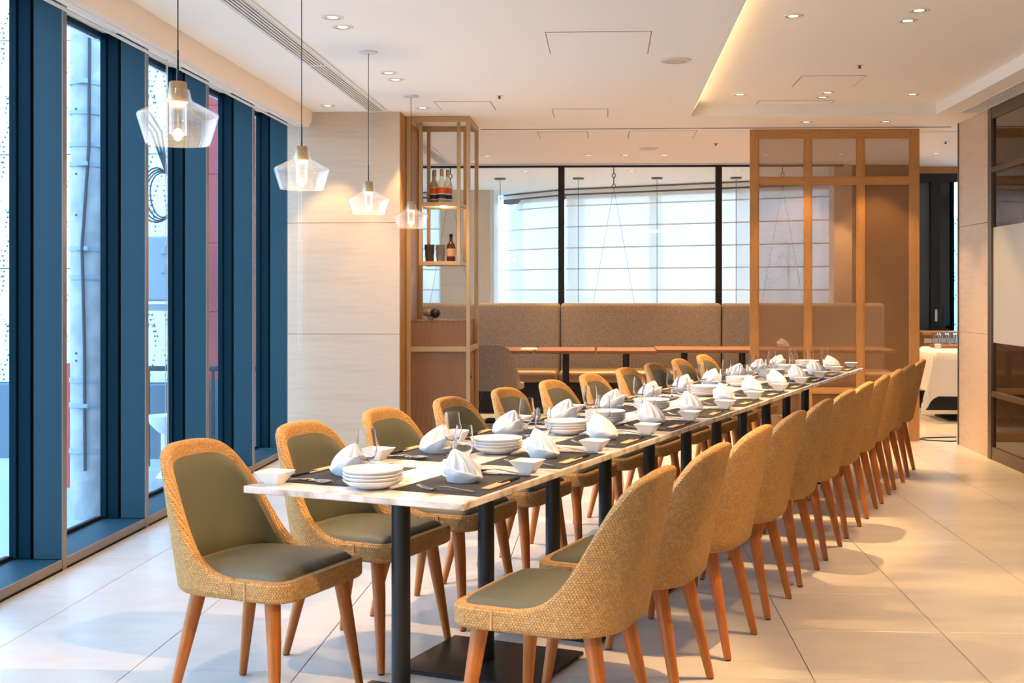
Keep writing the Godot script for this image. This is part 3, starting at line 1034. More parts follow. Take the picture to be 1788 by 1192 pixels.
func grille(label: String, x0: float, x1: float, d0: float, d1: float, joints: Array) -> void:
	var g := thing("ceiling_grille", label, "air grille", V((x0 + x1) / 2, 2.80, (d0 + d1) / 2))
	var w := x1 - x0
	var ln := d1 - d0
	obj("backing", box_mesh(Vector3(w, 0.001, ln), 0.0, Vector3(0, -0.0006, 0)), M["bark"], g)
	obj("side_frame", box_mesh(Vector3(0.012, 0.009, ln), 0.002, Vector3(-w / 2, -0.004, 0)), M["white trim"], g)
	obj("side_frame", box_mesh(Vector3(0.03, 0.009, ln), 0.002, Vector3(w / 2 + 0.012, -0.004, 0)), M["white trim"], g)
	for k in 6:
		obj("slat", box_mesh(Vector3(0.0115, 0.007, ln), 0.001, Vector3(-w / 2 + w * (k + 0.5) / 6.0, -0.004, 0)), M["white trim"], g)
	for j in joints:
		obj("joint", box_mesh(Vector3(w, 0.009, 0.025), 0.001, Vector3(0, -0.0045, -(j - (d0 + d1) / 2))), M["white trim"], g)
	obj("end_frame", box_mesh(Vector3(w + 0.02, 0.009, 0.02), 0.001, Vector3(0, -0.0045, -ln / 2)), M["white trim"], g)


func ceiling_fittings() -> void:
	grille("long slatted air grille in the ceiling beside the window shade", -1.93, -1.80, 0.5, 9.81, [2.3, 5.0, 7.78])
	grille("slatted air grille in the ceiling above the right glass wall", 2.88, 3.02, 3.5, 10.08, [6.8])
	grille("short slatted air grille in the back ceiling beyond the shelf frame", -1.93, -1.80, 11.1, 13.85, [])
	# flush access hatches, outlined by a thin gap
	var hs := [[-0.35, 0.252, 6.85, 7.5, 2.80, "large square access hatch in the ceiling over the table"], [-0.444, 0.009, 9.76, 10.25, 2.80, "small access hatch in the ceiling before the screen track"], [-0.641, -0.177, 11.16, 11.68, 2.80, "small access hatch in the back ceiling beyond the track"], [0.2, 0.821, 11.12, 11.71, 2.80, "larger access hatch in the back ceiling beyond the track"], [-1.335, -0.895, 9.34, 9.78, 2.80, "access hatch in the ceiling beside the shelf frame"], [1.405, 1.868, 8.85, 9.34, 2.893, "access hatch in the raised ceiling tray"], [1.24, 1.858, 10.0, 10.2, 2.893, "narrow access hatch at the far edge of the ceiling tray"], [2.85, 3.3, 11.3, 12.0, 2.80, "access hatch in the ceiling of the service passage"]]
	for h in hs:
		var t := thing("access_hatch", h[5], "ceiling hatch", V((h[0] + h[1]) / 2, h[4], (h[2] + h[3]) / 2))
		var sx: float = h[1] - h[0]
		var sz: float = h[3] - h[2]
		obj("gap", box_mesh(Vector3(sx, 0.001, sz), 0.0, Vector3(0, -0.0006, 0)), M["fabric wall"], t)
		obj("panel", box_mesh(Vector3(sx - 0.010, 0.002, sz - 0.010), 0.0, Vector3(0, -0.0016, 0)), M["ceiling paint"], t)
	for s in [[0.43, 7.72, "round ceiling speaker beside the large hatch"], [0.423, 12.5, "round ceiling speaker over the back tables"]]:
		var t := thing("ceiling_speaker", s[2], "speaker", V(s[0], 2.80, s[1]))
		obj("ring", lathe_mesh([Vector2(0.075, -0.008), Vector2(0.088, -0.01), Vector2(0.1, -0.004), Vector2(0.102, 0)], 32), M["white trim"], t)
		obj("mesh_cover", lathe_mesh([Vector2(0.078, -0.006), Vector2(0, -0.009)], 28), M["stone cladding"], t)
	for s in [[-0.804, 2.80, 9.075, "small sprinkler head in the main ceiling"], [1.736, 2.893, 8.45, "small sprinkler head in the raised ceiling tray"], [1.076, 2.80, 12.1, "small sprinkler head in the back ceiling"], [3.31, 2.80, 12.06, "small sprinkler head in the passage ceiling"]]:
		var t := thing("sprinkler", s[3], "sprinkler", V(s[0], s[1], s[2]))
		obj("plate", lathe_mesh([Vector2(0, -0.003), Vector2(0.03, -0.003), Vector2(0.032, 0)], 18), M["white trim"], t)
		obj("head", lathe_mesh([Vector2(0, -0.024), Vector2(0.014, -0.022), Vector2(0.006, -0.012), Vector2(0.012, -0.003)], 12), M["bronze metal"], t)


# ==================================================================== gold frame shelf beside the pier
func shelf_unit() -> void:
	var t := thing("display_shelf", "tall gold metal frame shelf with wood cabinet beside the stone pier", "shelf", V(-1.41, 0, 10.46))
	var g: Material = M["gold metal"]
	var bar := func(x0: float, x1: float, y0: float, y1: float, d0: float, d1: float, called: String) -> void:
		obj(called, slab(x0, x1, y0, y1, d0, d1, 0.002), g, t, -t.position)
	for x in [[-1.678, -1.640], [-1.176, -1.143]]:
		for d in [[10.12, 10.155], [10.765, 10.80]]:
			bar.call(x[0], x[1], 0.0, 2.80, d[0], d[1], "post")
	for d in [[10.12, 10.155], [10.765, 10.80]]:
		bar.call(-1.64, -1.176, 2.755, 2.797, d[0], d[1], "top_rail")
		bar.call(-1.64, -1.176, 0.832, 0.875, d[0], d[1], "middle_rail")
	for x in [[-1.678, -1.645], [-1.173, -1.143]]:
		bar.call(x[0], x[1], 2.755, 2.797, 10.155, 10.765, "top_rail")
		bar.call(x[0], x[1], 0.832, 0.875, 10.155, 10.765, "middle_rail")
	# hanging inner box with two shelves
	for x in [[-1.585, -1.556], [-1.262, -1.233]]:
		for d in [[10.19, 10.22], [10.66, 10.69]]:
			bar.call(x[0], x[1], 1.555, 2.76, d[0], d[1], "inner_post")
	for y in [[2.058, 2.088], [1.557, 1.590]]:
		bar.call(-1.556, -1.262, y[0], y[1], 10.19, 10.22, "shelf_edge")
		bar.call(-1.556, -1.262, y[0], y[1], 10.66, 10.69, "shelf_edge")
		bar.call(-1.585, -1.556, y[0], y[1], 10.22, 10.66, "shelf_edge")
		bar.call(-1.262, -1.233, y[0], y[1], 10.22, 10.66, "shelf_edge")
		obj("shelf_board", slab(-1.556, -1.262, y[0] + 0.006, y[1] - 0.004, 10.22, 10.66), M["white trim"], t, -t.position)
	obj("side_panel", slab(-1.69, -1.678, 0.0, 2.78, 10.13, 10.79), M["oak upright"], t, -t.position)
	# cabinet
	obj("cabinet_body", slab(-1.64, -1.176, 0.02, 0.832, 10.14, 10.78, 0.002), M["walnut panel"], t, -t.position)
	obj("upper_box", slab(-1.64, -1.18, 0.875, 1.09, 10.13, 10.78, 0.002), M["walnut panel"], t, -t.position)
	obj("box_lid", slab(-1.645, -1.178, 1.088, 1.094, 10.125, 10.785, 0.001), M["walnut panel"], t, -t.position)
	for y in [0.27, 0.58]:
		obj("side_slot", slab(-1.177, -1.172, y, y + 0.03, 10.17, 10.5), M["dark gap"], t.get_node("cabinet_body"))
	var lamp := obj("shelf_lamp", lathe_mesh([Vector2(0, -0.004), Vector2(0.028, -0.004), Vector2(0.034, 0)], 20), M["downlight glow"], t, V(-1.41, 2.062, 10.44) - t.position)
	lamp.set_meta("label", "small round lamp under the upper shelf")
	var sp := OmniLight3D.new()
	sp.name = "shelf_light"
	sp.light_color = Color(1.0, 0.82, 0.6)
	sp.light_energy = 0.07
	sp.light_size = 0.02
	sp.shadow_enabled = true
	sp.position = V(-1.41, 2.04, 10.44) - t.position
	t.add_child(sp)
	# bottles on the upper shelf
	var bot := [[-1.475, 10.36, true], [-1.405, 10.30, true], [-1.362, 10.37, true], [-1.50, 10.50, false]]
	for k in bot.size():
		var b := thing("liquor_bottle", ["clear bottle with orange and blue label, leftmost of three on the upper shelf", "clear bottle with orange and blue label, foremost on the upper shelf", "clear bottle with orange and blue label, rightmost on the upper shelf", "dark labelled bottle standing behind the others on the upper shelf"][k], "bottle", V(bot[k][0], 2.085, bot[k][1]), 0.5, "bottles on the upper shelf")
		obj("glass", lathe_mesh([Vector2(0, 0), Vector2(0.034, 0), Vector2(0.036, 0.01), Vector2(0.036, 0.165), Vector2(0.030, 0.185), Vector2(0.015, 0.21), Vector2(0.0135, 0.25), Vector2(0, 0.25)], 24), M["bottle glass"] if bot[k][2] else M["amber glass"], b)
		obj("label", lathe_mesh([Vector2(0.0366, 0.03), Vector2(0.0368, 0.031), Vector2(0.0368, 0.139), Vector2(0.0366, 0.14)], 24), M["bottle label"] if bot[k][2] else M["kraft sleeve"], b)
		obj("cap", lathe_mesh([Vector2(0.0145, 0.232), Vector2(0.0155, 0.235), Vector2(0.0155, 0.288), Vector2(0.014, 0.292), Vector2(0, 0.292)], 18), M["brass cap"], b)
	(M["bottle label"] as StandardMaterial3D).uv1_scale = Vector3(8.7, 9.2, 1)
	# lower shelf: bark tumblers and a brown bottle
	for k in 2:
		var c := thing("bark_cup", ["dark bark textured tumbler on the lower shelf", "grey silvery bark tumbler on the lower shelf"][k], "cup", V([-1.51, -1.425][k], 1.588, [10.31, 10.38][k]))
		var b := MB.new()
		var p := []
		for i in 33:
			var a := TAU * i / 32.0
			var row := []
			var rr := 1.0 + 0.03 * sin(a * 9.0) + 0.02 * sin(a * 23.0 + 1.0)
			for j in 9:
				var y := j / 8.0
				var r := (0.034 + 0.008 * y + 0.0015 * sin(y * 14.0 + a * 3.0)) * rr
				row.append(Vector3(cos(a) * r, y * 0.145, sin(a) * r))
			for j in 3:
				var r := (0.036 - 0.003 * j) * 1.0
				row.append(Vector3(cos(a) * r, 0.143 - j * 0.05, sin(a) * r))
			p.append(row)
		b.grid(p, Vector3.ZERO, true)
		obj("wall", b.mesh(), M["bark"] if k == 0 else M["grey bark"], c)
		obj("bottom", lathe_mesh([Vector2(0, 0), Vector2(0.034, 0), Vector2(0.034, 0.02), Vector2(0, 0.02)], 20), M["bark"] if k == 0 else M["grey bark"], c)
	var bb := thing("brown_bottle", "round shouldered amber bottle on the lower shelf", "bottle", V(-1.325, 1.588, 10.30))
	obj("glass", lathe_mesh([Vector2(0, 0), Vector2(0.036, 0), Vector2(0.038, 0.01), Vector2(0.038, 0.12), Vector2(0.034, 0.145), Vector2(0.018, 0.165), Vector2(0.0125, 0.18), Vector2(0.0125, 0.215), Vector2(0, 0.215)], 28), M["amber glass"], bb)
	obj("cap", lathe_mesh([Vector2(0.0125, 0.205), Vector2(0.0145, 0.207), Vector2(0.0145, 0.235), Vector2(0, 0.236)], 16), M["dark gap"], bb)
	obj("label", lathe_mesh([Vector2(0.0385, 0.045), Vector2(0.0388, 0.046), Vector2(0.0388, 0.11), Vector2(0.0385, 0.111)], 24), M["kraft sleeve"], bb)
	# shell ornament on the cabinet
	var o := thing("shell_ornament", "grey and dark shell ornament on a small stand atop the wood cabinet", "ornament", V(-1.50, 1.0945, 10.30))
	obj("stand", box_mesh(Vector3(0.05, 0.03, 0.04), 0.004, Vector3(0.0, 0.015, 0)), M["grey bark"], o)
	for k in 2:
		var b := MB.new()
		var p := []
		for i in 25:
			var a := TAU * i / 24.0
			var row := []
			for j in 13:
				var q := PI * j / 12.0
				var r := 0.045 * (1.0 + 0.09 * sin(a * 7.0 + q * 2.0) + 0.05 * sin(q * 9.0))
				row.append(Vector3(sin(q) * cos(a) * r * [1.0, 0.95][k], cos(q) * r * 0.85, sin(q) * sin(a) * r * 0.8))
			p.append(row)
		b.grid(p, Vector3.ZERO, true)
		obj(["shell", "shell"][k], b.mesh(), [M["shell grey"], M["shell dark"]][k], o, [Vector3(-0.02, 0.065, 0), Vector3(0.04, 0.055, 0.01)][k])


# ==================================================================== sliding wood screen
func wood_screen() -> void:
	var t := thing("wood_screen", "tall oak framed sliding screen with nine wire mesh glass panes", "screen", V(2.03, 0, 10.98))
	var up: Material = M["oak upright"]
	var ac: Material = M["oak across"]
	var off := -t.position
	obj("stile", slab(1.28, 1.352, 0.006, 2.785, 10.965, 11.005, 0.002), up, t, off)
	obj("stile", slab(2.70, 2.781, 0.006, 2.785, 10.965, 11.005, 0.002), up, t, off)
	for r in [[2.71, 2.785], [2.297, 2.352], [0.428, 0.468], [0.006, 0.072]]:
		obj("rail", slab(1.352, 2.70, r[0], r[1], 10.966, 11.004, 0.002), ac, t, off)
	var rows := [[0.072, 0.428], [0.468, 2.297], [2.352, 2.71]]
	for x in [[1.768, 1.824], [2.233, 2.291]]:
		for r in rows:
			obj("mullion", slab(x[0], x[1], r[0], r[1], 10.967, 11.003, 0.002), up, t, off)
	for c in [[1.352, 1.768], [1.824, 2.233], [2.291, 2.70]]:
		for r in rows:
			var pane := obj("pane", slab(c[0], c[1], r[0], r[1], 10.983, 10.989), M["wire mesh glass"], t, off)
			var b := MB.new()
			var e := 0.010
			slab_into(b, c[0], c[0] + e, r[0], r[1], 10.972, 10.982)
			slab_into(b, c[1] - e, c[1], r[0], r[1], 10.972, 10.982)
			slab_into(b, c[0] + e, c[1] - e, r[0], r[0] + e, 10.972, 10.982)
			slab_into(b, c[0] + e, c[1] - e, r[1] - e, r[1], 10.972, 10.982)
			obj("glazing_bead", b.mesh(), up, pane)


# ==================================================================== bench, back tables
func cushion_mesh(sx: float, sy: float, sz: float, r: float) -> ArrayMesh:
	# soft box: rounded superellipsoid
	var b := MB.new()
	var p := []
	for i in 41:
		var a := TAU * i / 40.0
		var row := []
		for j in 17:
			var q := -PI / 2 + PI * j / 16.0
			var e := 0.22
			var cx := signf(cos(a)) * pow(absf(cos(a)), e)
			var cz := signf(sin(a)) * pow(absf(sin(a)), e)
			var cq := pow(absf(cos(q)), e)
			var sq := signf(sin(q)) * pow(absf(sin(q)), e)
			row.append(Vector3(cx * cq * sx / 2, sq * sy / 2, cz * cq * sz / 2))
		p.append(row)
	b.grid(p, Vector3.ZERO, true)
	return b.mesh()


func soft_box(sx: float, sy: float, sz: float, r: float) -> ArrayMesh:
	# box with rounded edges of radius r (three-step rounding)
	var b := MB.new()
	var p := []
	var n := 6
	var ring := []
	for c in [[1, 1, 0.0], [-1, 1, PI / 2], [-1, -1, PI], [1, -1, PI * 1.5]]:
		for k in n + 1:
			var a: float = c[2] + PI / 2 * k / n
			ring.append([c[0], c[1], cos(a), sin(a)])
	ring.append(ring[0])
	for q in ring:
		var row := [Vector3(0, -sy / 2, 0)]
		for j in n + 1:
			var v := -PI / 2 + PI / 2 * j / n
			row.append(Vector3(q[0] * (sx / 2 - r) + q[2] * r * cos(v), -(sy / 2 - r) + r * sin(v), q[1] * (sz / 2 - r) + q[3] * r * cos(v)))
		for j in n + 1:
			var v := PI / 2 * j / n
			row.append(Vector3(q[0] * (sx / 2 - r) + q[2] * r * cos(v), (sy / 2 - r) + r * sin(v), q[1] * (sz / 2 - r) + q[3] * r * cos(v)))
		row.append(Vector3(0, sy / 2, 0))
		p.append(row)
	# normals by face to keep flats flat
	for i in p.size() - 1:
		for j in p[0].size() - 1:
			var na := soft_n(ring[i], j, n)
			var nb := soft_n(ring[i + 1], j, n)
			var nc := soft_n(ring[i + 1], j + 1, n)
			var nd := soft_n(ring[i], j + 1, n)
			b.tri(p[i][j], p[i + 1][j], p[i + 1][j + 1], na, nb, nc, Vector2(p[i][j].x, p[i][j].y), Vector2(p[i + 1][j].x, p[i + 1][j].y), Vector2(p[i + 1][j + 1].x, p[i + 1][j + 1].y))
			b.tri(p[i][j], p[i + 1][j + 1], p[i][j + 1], na, nc, nd, Vector2(p[i][j].x, p[i][j].y), Vector2(p[i + 1][j + 1].x, p[i + 1][j + 1].y), Vector2(p[i][j + 1].x, p[i][j + 1].y))
	return b.mesh()


func soft_n(q: Array, j: int, n: int) -> Vector3:
	if j == 0:
		return Vector3.DOWN
	if j == 2 * n + 3:
		return Vector3.UP
	var v := -PI / 2 + PI / 2 * (j - 1) / n if j <= n + 1 else PI / 2 * (j - n - 2) / n
	return Vector3(q[2] * cos(v), sin(v), q[3] * cos(v)).normalized()


func benches_and_back_tables() -> void:
	var xs := [-2.35, -0.53, 1.29, 3.115]
	for k in 3:
		var x0: float = xs[k]
		var x1: float = xs[k + 1]
		var t := thing("bench", ["upholstered tweed bench section behind the gold shelf frame", "upholstered tweed bench section in the middle of the back glass", "upholstered tweed bench section partly behind the wood screen"][k], "bench", V((x0 + x1) / 2, 0, 13.6), 0.0, "bench sections along the back glass")
		var w := x1 - x0 - 0.006
		obj("backrest", soft_box(w, 0.86, 0.20, 0.045), M["bench tweed"], t, Vector3(0, 0.77, -0.27))
		obj("seat_cushion", soft_box(w, 0.13, 0.62, 0.05), M["bench vinyl"], t, Vector3(0, 0.405, 0.10))
		obj("plinth", box_mesh(Vector3(w, 0.34, 0.5), 0.004, Vector3(0, 0.17, 0.03)), M["black metal"], t)
	# wooden tables
	var tabs := [[-1.339, 12.10], [-0.722, 12.10], [-0.105, 12.10], [0.505, 12.37], [1.107, 12.37], [1.709, 12.37], [2.311, 12.37]]
	for k in tabs.size():
		var t := thing("bistro_table", "square wooden table with black post before the tweed bench, %s counting from the gold shelf" % ORD[k], "table", V(tabs[k][0] + 0.30, 0, tabs[k][1] + 0.375), 0.0, "wooden tables before the bench")
		obj("top", box_mesh(Vector3(0.60, 0.032, 0.75), 0.004, Vector3(0, 0.729, 0)), M["table wood"], t)
		obj("column", lathe_mesh([Vector2(0, 0.015), Vector2(0.034, 0.015), Vector2(0.034, 0.713), Vector2(0, 0.713)], 20), M["black metal"], t)
		obj("top_plate", box_mesh(Vector3(0.3, 0.012, 0.3), 0.002, Vector3(0, 0.707, 0)), M["black metal"], t)
		obj("base_plate", box_mesh(Vector3(0.42, 0.015, 0.42), 0.003, Vector3(0, 0.0075, 0)), M["black metal"], t)
	tag(obj("white_sheet", box_mesh(Vector3(0.16, 0.0012, 0.3)), M["paper"], null, V(-0.80, 0.7458, 12.5)), "thin white sheet lying on the wooden table behind the tweed chair", "paper")  # thin white slab lying flat on the table top
	# a folded napkin and a dish on the table behind the screen
	var n := napkin("white folded napkin on the wooden table behind the mesh screen", "")
	n.position = V(1.83, 0.7452, 12.75)
	var d := dish("white square dish on the wooden table behind the mesh screen", "")
	d.position = V(2.06, 0.7452, 12.6)


func service_corner() -> void:
	# dark glazed door wall in the passage beyond the pier
	var w := setting("door_service")
	obj("header", slab(2.83, 6.2, 2.72, 2.80, 14.5, 14.6), M["oak across"], w)
	obj("head_bar", slab(3.5, 6.2, 2.62, 2.72, 14.5, 14.62), M["black metal"], w)
	obj("jamb", slab(3.5, 3.56, 0.0, 2.62, 14.5, 14.62), M["black metal"], w)
	obj("leaf", slab(3.80, 3.91, 0.0, 2.62, 14.48, 14.6), M["black metal"], w)
	obj("pane", slab(3.56, 3.80, 0.0, 2.62, 14.54, 14.55), M["facade base"], w)
	obj("pane", slab(3.91, 4.07, 0.0, 2.62, 14.54, 14.55), M["dark glass"], w)
	obj("leaf", slab(4.055, 4.075, 0.0, 2.62, 14.48, 14.6), M["teal frame"], w)
	obj("handle", slab(3.84, 3.875, 0.98, 1.12, 14.455, 14.475, 0.004), M["steel"], w)
	obj("pane", slab(4.075, 6.2, 0.0, 2.62, 14.54, 14.55), M["window pane"], w)
	var fb := setting("wall_passage_view")
	obj("facade", slab(3.9, 6.2, -0.4, 2.35, 17.0, 17.1), M["punched facade"], fb)
	# table under a white cloth
	var t := thing("service_table", "black service table under a white cloth beside the pier", "table", V(3.82, 0, 12.95))
	obj("top", box_mesh(Vector3(0.9, 0.03, 0.62), 0.004, Vector3(0, 0.725, 0)), M["black metal"], t)
	obj("column", box_mesh(Vector3(0.07, 0.7, 0.07), 0.004, Vector3(0.0, 0.36, 0)), M["black metal"], t)
	obj("base_plate", box_mesh(Vector3(0.62, 0.02, 0.5), 0.004, Vector3(0, 0.01, 0)), M["black metal"], t)
	var cl := thing("table_cloth", "creased white cloth hanging over the service table", "tablecloth", V(3.82, 0.742, 12.92))
	var b := MB.new()
	# draped sheet: top plane, hanging front and side with a dipping corner
	var nx := 28
	var nz := 22
	var p := []
	for i in nx + 1:
		var row := []
		for j in nz + 1:
			var x := -0.90 + 1.8 * i / nx
			var z := -0.80 + 1.60 * j / nz
			var ox := maxf(absf(x) - 0.46, 0.0)
			var oz := maxf(absf(z) - 0.32, 0.0)
			var fall := maxf(ox, oz) + 0.42 * minf(ox, oz)
			var qx := clampf(x, -0.46, 0.46) + signf(x) * (0.012 + 0.05 * ox + 0.42 * minf(ox, oz)) * (1.0 if ox > 0 else 0.0)
			var qz := clampf(z, -0.32, 0.32) + signf(z) * (0.012 + 0.05 * oz + 0.42 * minf(ox, oz)) * (1.0 if oz > 0 else 0.0)
			var wob := 0.008 * sin(x * 23.0 + z * 7.0) * minf(1.0, fall * 6.0)
			row.append(Vector3(qx + wob, 0.002 - fall, qz + 0.008 * sin(x * 17.0) * minf(1.0, fall * 6.0)))
		p.append(row)
	b.grid(p, Vector3.UP)
	obj("cloth", b.mesh(), M["table linen"], cl)
	var tr := thing("wood_tray", "pale wooden tray of glasses on the white cloth", "tray", V(3.56, 0.748, 12.86))
	obj("board", box_mesh(Vector3(0.42, 0.03, 0.26), 0.004, Vector3(0.04, 0.015, 0)), M["table wood"], tr)
	var gm := tumbler_mesh()
	var k := 0
	for i in 5:
		for j in 2:
			var g := obj("tumbler", gm, M["clear glass"], null, V(3.43 + i * 0.083, 0.779, 12.80 + j * 0.09))
			tag(g, "clear tumbler upside down on the wooden tray, %s of ten" % ORD[k], "glass", "tumblers on the service tray")
			k += 1
	tag(obj("card_holder", box_mesh(Vector3(0.06, 0.05, 0.03), 0.004), M["paper"], null, V(3.40, 0.770, 12.68)), "small white card holder at the cloth corner", "card holder")
	var ct := thing("side_counter", "low wooden counter against the passage glazing", "counter", V(4.3, 0, 14.05))
	obj("body", box_mesh(Vector3(1.5, 0.20, 0.5), 0.006, Vector3(0, 0.74, 0)), M["oak across"], ct)
	obj("base", box_mesh(Vector3(1.44, 0.64, 0.44), 0.006, Vector3(0, 0.32, 0)), M["black metal"], ct)
	obj("top", box_mesh(Vector3(1.54, 0.04, 0.54), 0.004, Vector3(0, 0.86, 0)), M["oak across"], ct)
	obj("front_strip", box_mesh(Vector3(1.5, 0.05, 0.01), 0.0, Vector3(0, 0.78, 0.255)), M["frosted film"], ct)
	var rg := thing("register_box", "pale till screen standing on the low wooden counter", "till", V(4.22, 0.88, 13.95))
	obj("screen", box_mesh(Vector3(0.30, 0.22, 0.03), 0.008, Vector3(0.04, 0.14, 0)), M["frosted film"], rg, Vector3.ZERO, Vector3(-0.2, 0, 0))
	obj("foot", box_mesh(Vector3(0.18, 0.03, 0.14), 0.004, Vector3(0.04, 0.015, 0)), M["black metal"], rg)
	# cables on the floor by the pier
	var cb := thing("floor_cable", "dark looped cable lying on the floor tiles behind the pier", "cable", V(3.05, 0, 11.1))
	obj("loop", tube_mesh([Vector3(0.14, 0.006, -0.16), Vector3(-0.05, 0.006, -0.12), Vector3(-0.19, 0.006, -0.08), Vector3(-0.24, 0.006, 0.0), Vector3(-0.18, 0.006, 0.10), Vector3(0.0, 0.006, 0.16), Vector3(0.13, 0.006, 0.08)], [0.005], 8), M["cable black"], cb)
	obj("plug", box_mesh(Vector3(0.06, 0.03, 0.04), 0.004, Vector3(0.08, 0.015, 0.12)), M["white trim"], cb)


func tumbler_mesh() -> ArrayMesh:
	return lathe_mesh([Vector2(0.0, 0.120), Vector2(0.031, 0.120), Vector2(0.039, 0.0), Vector2(0.037, 0.0), Vector2(0.0295, 0.108), Vector2(0.0, 0.108)], 18)


# ==================================================================== long table
func dining_tables() -> void:
	for k in 11:
		var s := k * PITCH
		var jit: float = [0.0, 0.0, 0.002, -0.002, 0.0, 0.003, 0.0, -0.003, 0.002, 0.004, 0.012][k]
		var t := thing("marble_table", "marble topped table with black post, %s of the joined row toward the wooden screen" % ORD[k], "table", on_table(s + PITCH / 2, 0.3835 + jit, 0.0), TABLE_TURN, "marble tables joined into one long row")
		obj("top", box_mesh(Vector3(0.767, 0.022, PITCH - 0.002), 0.0025, Vector3(0, TOP_Y - 0.011, 0)), M["table marble"], t)
		obj("top_plate", box_mesh(Vector3(0.34, 0.012, 0.34), 0.002, Vector3(0, TOP_Y - 0.028, 0)), M["black metal"], t)
		obj("column", lathe_mesh([Vector2(0, 0.012), Vector2(0.030, 0.012), Vector2(0.030, TOP_Y - 0.03), Vector2(0, TOP_Y - 0.03)], 28), M["black metal"], t)
		obj("base_plate", box_mesh(Vector3(0.54, 0.014, 0.45), 0.003, Vector3(0.02, 0.007, 0)), M["black metal"], t)


# ==================================================================== chairs
const CA := 0.245
const CREAR := -0.235
const CFRONT := 0.262


func chair_outline(inset: float) -> PackedVector2Array:
	var out := PackedVector2Array()
	var a := CA - inset
	for c in [[1, 1, 0.075, 0.0], [-1, 1, 0.075, PI / 2], [-1, -1, 0.17, PI], [1, -1, 0.17, PI * 1.5]]:
		var r: float = maxf(c[2] - inset, 0.01)
		var cx: float = c[0] * (a - r)
		var cz: float = (CFRONT - inset - r) if c[1] > 0 else (CREAR + inset + r)
		for k in 9:
			var g: float = c[3] + PI / 2 * k / 8.0
			out.append(Vector2(cx + cos(g) * r, cz + sin(g) * r))
	return out


# point on the plan line of the shell: l runs from the rear centre (0) to the side seam; returns [pos, outward normal]
func shell_plan(l: float) -> Array:
	var sg := signf(l) if l != 0.0 else 1.0
	var m := absf(l)
	var rc := 0.17
	var straight := CA - rc
	if m <= straight:
		return [Vector2(sg * m, CREAR), Vector2(0, -1)]
	m -= straight
	var arc := rc * PI / 2
	if m <= arc:
		var g := m / rc
		return [Vector2(sg * (CA - rc + sin(g) * rc), CREAR + rc - cos(g) * rc), Vector2(sg * sin(g), -cos(g))]
	m -= arc
	return [Vector2(sg * CA, CREAR + rc + m), Vector2(sg, 0)]


const SHELL_L := 0.475


func shell_top(l: float) -> float:
	var t := clampf(absf(l) / SHELL_L, 0.0, 1.0)
	var q := 1.0 / (1.0 + exp(12.0 * (t - 0.60)))
	var q1 := 1.0 / (1.0 + exp(12.0 * 0.40))
	return 0.452 + 0.388 * clampf((q - q1) / (0.9993 - q1), 0.0, 1.0) - 0.012 * pow(minf(t / 0.5, 1.0), 2.0) * q


func shell_point(l: float, y: float, off: float) -> Vector3:
	var q := shell_plan(l)
	var k := clampf((y - 0.40) / 0.44, 0.0, 1.0)
	var pos: Vector2 = q[0] - q[1] * off
	pos.x *= 1.0 - 0.07 * k * k
	return Vector3(pos.x, y, pos.y - 0.085 * k - 0.01 * k * k)


